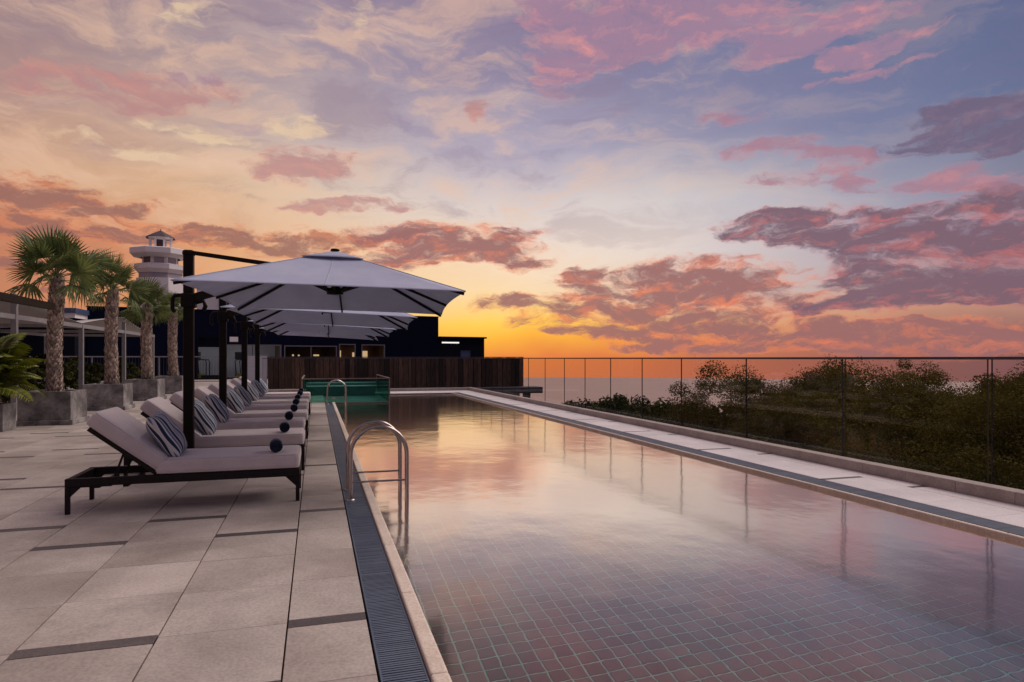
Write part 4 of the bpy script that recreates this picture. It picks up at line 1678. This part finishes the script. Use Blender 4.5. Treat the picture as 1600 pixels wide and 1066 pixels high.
TREES, TOPS = [], []
for s, m in ((11, 'leaf'), (12, 'leaf2'), (13, 'leaf'), (14, 'leaf2')):
    V = leaf_cloud(s, 105000, 2.45, 2.45, 2.9, 0.036, 0.062, 340, flat=0.0, shell=0.74, core=0.07, puff=0.17)
    TOPS.append(float(np.percentile(V[:, 2], 99.3)))
    TREES.append((leaf_mesh('crown', V, M[m]), limbs_mesh(s, 6.5, 0.16, 2.3, 2.0)))


def pix(px, dist_z, z):
    X = (px - 800) / 1013 * dist_z
    return (dist_z * math.sin(YAW) + X * math.cos(YAW), dist_z * math.cos(YAW) - X * math.sin(YAW), z)


def tree(var, loc, sc, label, rz):
    crown, trunk = TREES[var]
    t = thing('tree', label, 'tree', loc, rz, 'trees beyond the glass balustrade')
    t.scale = sc
    link('crown', crown, t)
    link('trunk', trunk, t)


tl = [
    # x, y, height of the top, scale, label
    (13.5, 18.4, 0.85, 1.05, 'broad dark tree at the sea end of the wood, standing against the water'),
    (15.6, 17.2, 1.02, 0.92, 'tall dark tree second from the open water, its top above the sea line'),
    (11.9, 14.0, 0.30, 0.95, 'lower bushy tree in front of the tall tree nearest the open water'),
    (18.2, 16.4, 0.9, 1.0, 'dark tree behind the others midway between the single and first double glass joint'),
    (14.3, 12.4, 0.72, 0.95, 'round olive tree rising behind the glass panel beside the single joint'),
    (17.6, 12.6, 1.02, 1.0, 'tall olive tree whose top crosses the sea line near the middle of the wood'),
    (10.4, 10.9, -0.35, 0.85, 'low leafy tree close below the kerb at the middle of the balustrade'),
    (12.6, 9.3, 0.60, 0.97, 'dense dark tree behind the widest glass panel, in the front rank'),
    (15.9, 9.6, 0.82, 0.98, 'twiggy tree behind the widest glass panel, in the second rank'),
    (19.0, 10.4, 0.9, 1.0, 'rear tree at the skyline behind the widest glass panel'),
    (9.5, 8.0, -0.25, 0.80, 'low brownish tree pressed up to the glass below the widest panel'),
    (11.6, 6.6, 0.30, 0.90, 'dark front tree just before the last double glass joint'),
    (14.4, 6.9, 0.78, 0.95, 'tree crowning the wood at the last double glass joint'),
    (9.3, 5.2, -0.15, 0.80, 'lowest front tree at the picture edge, hard against the glass'),
    (12.5, 4.8, 0.82, 0.95, 'tall dark tree filling the corner of the picture beyond the last joint'),
    (17.3, 7.0, 0.95, 1.0, 'rear dark tree showing over the corner tree at the picture edge'),
    (14.6, 15.2, 0.80, 1.0, 'full dark tree closing the gap between the two tall trees nearest the water'),
    (11.6, 12.2, 0.25, 0.95, 'middle-height olive tree behind the single glass joint, before the skyline trees'),
    (13.4, 7.9, 0.45, 0.92, 'second-rank tree between the widest panel and the last double joint'),
    (9.8, 14.4, -1.3, 0.85, 'low spreading tree below the kerb between open water and wood'),
]
for i, (x, y, z, s, lab) in enumerate(tl):
    crown = TREES[i % 4][0]
    top = TOPS[i % 4]
    sz = s * random.uniform(.92, 1.05)
    tree(i % 4, (x, y, z - top * sz), (s * random.uniform(.95, 1.08), s * random.uniform(.95, 1.08), sz), lab, i * 1.7)

V = leaf_cloud(31, 9000, 2.2, 2.2, 1.5, 0.12, 0.19, 90, flat=0.6)
shrub_mesh = leaf_mesh('foliage', V, M['shrub'])
V = leaf_cloud(32, 9000, 2.2, 2.2, 1.6, 0.12, 0.19, 70, flat=0.6)
shrub_mesh2 = leaf_mesh('foliage', V, M['shrub'])
mbst = MB()
for k in range(6):
    a = k * 1.05
    mbst.tube([(0, 0, -3.6), (0.5 * math.cos(a), 0.5 * math.sin(a), -1.2), (1.3 * math.cos(a), 1.3 * math.sin(a), 0.3)], [0.09, 0.06, 0.02], 6)
stem_mesh = mbst.mesh('stem', M['bark'])
sh = [(898, 38, 640, 0.85, 'leftmost low shrub of the strip along the shore, a small dark tuft'),
      (930, 36, 637, 0.9, 'second low shrub along the shore, counted from the plank wall'),
      (958, 34, 634, 1.0, 'highest rounded shrub of the strip along the shore'),
      (1000, 33, 642, 1.0, 'low dark shrub beside the highest rounded shrub of the shore strip'),
      (1040, 30, 650, 1.0, 'wide flat shrub of the shore strip before the first tall tree'),
      (1080, 27, 652, 1.0, 'shrub at the foot of the first tall tree on the shore side'),
      (975, 29, 660, 0.9, 'nearer shrub peeping over the kerb below the shore strip'),
      (1020, 26, 668, 0.9, 'nearer shrub low against the kerb in the middle of the shore strip'),
      (1060, 23, 676, 0.9, 'nearest shrub just over the kerb beside the wood')]
for i, (px, dz, py, s, lab) in enumerate(sh):
    ztop = 1.34 - (py - 560) / 1013 * dz
    x, y, _ = pix(px, dz, 0)
    t = thing('shrub', lab, 'shrub', (x, y, ztop - 1.1 * s), i * 1.3, 'shrubs along the shore')
    t.scale = (s, s, s)
    link('foliage', shrub_mesh if i % 2 else shrub_mesh2, t)
    link('stem', stem_mesh, t)

# bushes between the palms and the dark pavilion
V = leaf_cloud(41, 3600, 0.75, 0.75, 0.62, 0.07, 0.12, 46)
bush_mesh = leaf_mesh('foliage', V, M['shrub'])
mbst = MB()
for k in range(5):
    a = k * 1.25
    mbst.tube([(0.08 * math.cos(a), 0.08 * math.sin(a), -0.75), (0.3 * math.cos(a), 0.3 * math.sin(a), 0.1)], [0.022, 0.01], 6)
bstem = mbst.mesh('stem', M['bark'])
bl = [(-7.9, 20.6, 'dark leafy bush behind the nearest palm planter'), (-8.3, 24.6, 'dark leafy bush seen between the first and second palm trunks'),
      (-8.1, 27.0, 'dark bush behind the second palm trunk, by the third pergola post'), (-7.9, 31.2, 'dark bush behind the third palm trunk'),
      (-9.2, 18.6, 'dark bush deep behind the feather palm, under the first sail'), (-8.6, 22.4, 'tall dark bush under the second pergola post')]
for i, (x, y, lab) in enumerate(bl):
    t = thing('bush', lab, 'bush', (x, y, 0.75), i * 1.1, 'bushes under the pergola')
    s = [1, 1.05, .9, .9, 1.1, 1.05][i]
    t.scale = (s, s, s)
    link('foliage', bush_mesh, t)
    link('stem', bstem, t)

# railing behind the palms
t = thing('railing', 'thin grey railing running behind the palm planters to the gym', 'railing', (-8.6, 36.5, 0))
mb = MB()
mb.bar((-6.5, 0, 1.42), (4.0, 0, 1.42), 0.05, 0.06)
mb.bar((-6.5, 0, 0.15), (4.0, 0, 0.15), 0.04, 0.04)
mb.obj('rail', M['post_grey'], t)
for k in range(8):
    mb = MB()
    mb.box((-0.02, -0.02, 0), (0.02, 0.02, 1.39))
    mb.obj('post', M['post_grey'], t, (-6.4 + k * 1.48, 0, 0))
mb = MB()
for k in range(74):
    x = -6.35 + k * 0.14
    mb.box((x - 0.006, -0.006, 0.17), (x + 0.006, 0.006, 1.39))
tag(mb.obj('baluster', M['rail'], t), kind='stuff')

# ================================================================ NAVY GYM BUILDING
ANG = math.radians(9.79)
t = thing('gym_building', 'long low navy blue building with gym windows behind the umbrellas', 'building', (-6.53, 44.9, 0), ANG)


def facade(x0, x1, z0, z1, y0, y1, holes, m, name='wall', parent=None):
    xs = sorted({x0, x1} | {h[0] for h in holes} | {h[1] for h in holes})
    zs = sorted({z0, z1} | {h[2] for h in holes} | {h[3] for h in holes})
    mb = MB()
    for i in range(len(xs) - 1):
        run = None
        for j in range(len(zs) - 1):
            cx_, cz = (xs[i] + xs[i + 1]) / 2, (zs[j] + zs[j + 1]) / 2
            if any(h[0] < cx_ < h[1] and h[2] < cz < h[3] for h in holes):
                continue
            mb.box((xs[i], y0, zs[j]), (xs[i + 1], y1, zs[j + 1]))
    return mb.obj(name, m, parent)


holes = [(-0.66, 0.70, 0.02, 2.75), (0.80, 4.38, 0.10, 2.24), (4.55, 8.02, 0.55, 2.20), (8.14, 9.30, 0.55, 2.34), (9.70, 11.38, 0.55, 2.32)]
facade(-6.5, 15.41, -0.02, 4.38, 0, 0.28, holes, M['navy'], 'wall', t)
mb = MB()
mb.box((-6.5, 0.28, -0.02), (-6.2, 9, 4.36))
mb.box((15.1, 0.28, -0.02), (15.41, 9, 4.36))
mb.box((-6.2, 8.7, -0.02), (15.1, 9, 4.36))
mb.box((-6.2, 0.28, 4.05), (15.1, 8.7, 4.2))
mb.obj('side_wall', M['navy'], t)
mb = MB()
mb.box((-6.55, -0.05, 4.382), (15.46, 0.33, 4.43))
mb.obj('coping', M['navy_dark'], t)
for x in (-5.2, -3.6, -2.0, 11.9, 13.4):
    mb = MB()
    mb.box((x - 0.012, -0.012, 0.05), (x + 0.012, 0.0, 4.37))
    mb.obj('cladding_joint', M['navy_dark'], t)
# rooms
mb = MB()
mb.box((-1.2, 4.2, 0), (4.45, 4.3, 3.2))
mb.box((-1.3, 0.3, 0), (-1.2, 4.3, 3.2))
mb.box((-1.2, 0.3, 2.9), (4.45, 4.2, 3.0))
mb.obj('room_wall', M['room'], t)
mb = MB()
mb.box((4.45, 4.4, 0), (12.0, 4.5, 3.2))
mb.box((4.45, 0.3, 0), (4.52, 4.4, 3.2))
mb.box((8.05, 0.3, 0), (8.10, 4.4, 3.2))
mb.box((11.9, 0.3, 0), (12.0, 4.4, 3.2))
mb.box((4.53, 0.3, 2.7), (11.9, 4.4, 2.8))
mb.obj('room_wall', M['room_dark'], t)
mb = MB()
mb.box((-1.2, 0.3, -0.02), (11.9, 4.2, 0.012))
mb.obj('room_floor', M['black'], t)
for x in (0.0, 2.6):
    mb = MB()
    mb.box((x - 0.6, 1.6, 2.87), (x + 0.6, 2.0, 2.899))
    mb.obj('added_ceiling_light', M['pale_glow'], t)
for (a, b, c, d) in ((8.32, 9.1, 0.9, 1.92), (10.35, 11.1, 0.8, 1.9), (9.95, 10.2, 1.45, 1.78), (7.1, 7.5, 1.5, 1.62), (5.6, 5.72, 1.5, 1.62), (6.0, 6.12, 1.5, 1.6)):
    mb = MB()
    mb.box((a, 3.9, c), (b, 3.93, d))
    mb.obj('sky_and_lamp_glow', M['warm'], t)  # glow stands in for sky through far windows; smallest are room lights
for i, (a, b, c, d) in enumerate(holes):
    fw = 0.07
    mb = MB()
    mb.box((a, -0.02, d - fw), (b, 0.1, d))
    mb.box((a, -0.02, c), (b, 0.1, c + fw))
    mb.box((a, -0.02, c + fw), (a + fw, 0.1, d - fw))
    mb.box((b - fw, -0.02, c + fw), (b, 0.1, d - fw))
    if b - a > 3:
        mid = (a + b) / 2
        mb.box((mid - 0.03, -0.01, c + fw), (mid + 0.03, 0.09, d - fw))
    f = mb.obj('door_frame' if i == 0 else 'window', M['alu'] if i else M['navy_dark'], t)
    mb = MB()
    mb.box((a + fw, 0.03, c + fw), (b - fw, 0.045, d - fw))
    mb.obj('pane', M['glass'], f)
mb = MB()
mb.box((-0.64, 0.11, 2.05), (0.68, 0.27, 2.73))
mb.obj('door_header', M['navy_dark'], t)
mb = MB()
mb.box((1.22, -0.06, 2.40), (1.72, 0.0, 2.72))
mb.box((0.78, -0.05, 2.42), (0.90, 0.0, 2.70))
mb.obj('vent', M['white'], t)
mb = MB()
mb.box((10.62, -0.03, 2.35), (10.66, 0.0, 3.2))
mb.obj('downpipe', M['navy_dark'], t)

t2 = thing('side_block', 'lower dark block with a slim roof edge at the sea end of the navy building', 'building', (-6.53, 44.9, 0), ANG)
facade(15.43, 19.15, -0.02, 2.84, 0.05, 0.3, [(17.2, 18.05, 0.6, 1.95)], M['navy_dark'], 'wall', t2)
mb = MB()
mb.box((18.85, 0.3, -0.02), (19.15, 6, 2.84))
mb.box((15.43, 5.7, -0.02), (18.85, 6, 2.84))
mb.obj('side_wall', M['navy_dark'], t2)
mb = MB()
mb.box((15.43, -0.15, 2.842), (19.28, 6.1, 2.96))
mb.obj('roof', M['navy_dark'], t2)
mb = MB()
mb.box((17.2, 0.12, 0.6), (18.05, 0.14, 1.95))
mb.obj('pane', M['blue_roof'], t2)
mb = MB()
mb.box((15.7, -0.02, 2.46), (17.05, 0.046, 2.56))
mb.obj('strip_light', M['lamp'], t2)

# exercise machines in the gym
def treadmill(label, x, y, rz):
    p = Matrix.Rotation(ANG, 4, 'Z') @ Vector((x, y, 0)) + Vector((-6.53, 44.9, 0.012))
    t = thing('treadmill', label, 'treadmill', p, ANG + rz, 'treadmills in the gym')
    mb = MB()
    mb.box((-0.85, -0.38, 0.02), (0.75, 0.38, 0.20))
    mb.obj('deck', M['black'], t)
    for s in (-1, 1):
        mb = MB()
        mb.tube([(0.65, s * 0.36, 0.15), (0.72, s * 0.36, 1.15), (0.55, s * 0.36, 1.25), (0.05, s * 0.36, 1.22), (-0.02, s * 0.36, 1.1), (-0.02, s * .36, 0.2)], 0.035, 8)
        mb.obj('handrail', M['black'], t)
    mb = MB()
    mb.box((0.55, -0.40, 1.25), (0.72, 0.40, 1.75))
    mb.obj('console', M['black'], t)
    mb = MB()
    mb.box((0.3, -0.385, 0.03), (0.7, 0.385, 0.28))
    mb.obj('motor_cover', M['yellow'], t)


treadmill('black treadmill with a yellow motor cover seen through the gym doorway', 0.0, 2.4, PI * 0.9)
treadmill('black treadmill inside the wide gym window between two umbrella posts', 2.5, 2.4, PI * 0.85)

# dark pavilion and blue roof at the left
t = thing('pavilion', 'low dark pavilion with a blue roof edge behind the pergola', 'building', (-16.5, 42, 0))
mb = MB()
mb.box((-12, 0, -0.02), (3.5, 4, 3.6))
mb.obj('wall', M['navy_dark'], t)
mb = MB()
mb.box((-12.1, -0.3, 3.602), (3.6, 4.1, 3.86))
mb.obj('white_band', M['white'], t)
mb = MB()
mb.box((-12.2, -0.5, 3.862), (3.7, 4.2, 4.14))
mb.obj('roof_edge', M['blue_roof'], t)

# ================================================================ WHITE LIGHTHOUSE-LIKE TOWER
TZ = 70.0
tx, ty, _ = pix(251, TZ, 0)
k = TZ / 1013.0


def hz(py):
    return 1.34 + (560 - py) * k


t = thing('tower', 'white lighthouse style tower with a small pointed roof rising behind the palms', 'tower', (tx, ty, 0), 0.12)
t.scale = (1.04, 1.04, 1.0)
OFF = PI / 8
mb = MB()
mb.lathe([(33 * k, -9), (33 * k, hz(437))], 8, off=OFF, smooth=False)
mb.obj('shaft', M['white'], t)
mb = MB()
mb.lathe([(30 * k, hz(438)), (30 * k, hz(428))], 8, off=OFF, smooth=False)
mb.obj('recess_band', M['tower_grey'], t)
mb = MB()
mb.lathe([(31 * k, hz(429)), (36 * k, hz(423)), (36 * k, hz(416)), (29 * k, hz(414))], 8, off=OFF, smooth=False)
mb.obj('lower_gallery', M['white'], t)
mb = MB()
mb.lathe([(25 * k, hz(418)), (25 * k, hz(400))], 8, off=OFF, smooth=False)
mb.obj('watch_room', M['white'], t)
for a in range(8):
    an = 2 * PI * a / 8
    mb = MB()
    mb.box((25 * k * math.cos(PI / 8) - 0.02, -6.5 * k, hz(417)), (25 * k * math.cos(PI / 8) + 0.05, 6.5 * k, hz(403)), mx=Matrix.Rotation(an, 4, 'Z'))
    mb.obj('window', M['tower_grey'] if a in (6, 7) else M['window_dark'], t)
mb = MB()
mb.lathe([(28 * k, hz(405)), (40 * k, hz(402)), (42 * k, hz(400)), (42 * k, hz(392)), (40 * k, hz(391))], 8, off=OFF, smooth=False)
mb.obj('gallery', M['white'], t)
mb = MB()
mb.lathe([(13 * k, hz(392)), (13 * k, hz(388)), (13 * k, hz(388))], 8, off=OFF, smooth=False)
mb.obj('lantern_floor', M['white'], t)
mb = MB()
mb.lathe([(5 * k, hz(389)), (6 * k, hz(384)), (6.5 * k, hz(380)), (5 * k, hz(375))], 12)
mb.obj('lamp_lens', M['roof_tile'], t)
for a in range(8):
    an = 2 * PI * a / 8 + OFF
    mb = MB()
    mb.box((-1.3 * k, -1.3 * k, hz(391)), (1.3 * k, 1.3 * k, hz(372.5)))
    mb.obj('column', M['white'], t, (15 * k * math.cos(an), 15 * k * math.sin(an), 0))
mb = MB()
mb.lathe([(16.5 * k, hz(374)), (17.5 * k, hz(372)), (14 * k, hz(371.5))], 8, off=OFF, smooth=False)
mb.obj('cornice', M['white'], t)
mb = MB()
mb.lathe([(21 * k, hz(373)), (19 * k, hz(371)), (9 * k, hz(365)), (0.8 * k, hz(360.5))], 8, off=OFF, smooth=False)
mb.obj('roof', M['roof_tile'], t)
mb = MB()
mb.tube([(0, 0, hz(361)), (0, 0, hz(358))], 0.6 * k, 6)
mb.obj('finial', M['roof_tile'], t)

x, y, _ = pix(345, 62, 0)
k2 = 62 / 1013
t = thing('white_block', 'plain white block with dark shutters peeping over the navy roof under the umbrella', 'building', (x, y, 0), 0.1)
mb = MB()
mb.box((-34 * k2, 0, -9), (24 * k2, 6, 1.34 + 118 * k2))
mb.obj('wall', M['white'], t)
for i in range(3):
    mb = MB()
    mb.box((-2 * k2 + i * 8 * k2, -0.05, 1.34 + 78 * k2), (4 * k2 + i * 8 * k2, 0.0, 1.34 + 103 * k2))
    mb.obj('shutter', M['window_dark'], t)
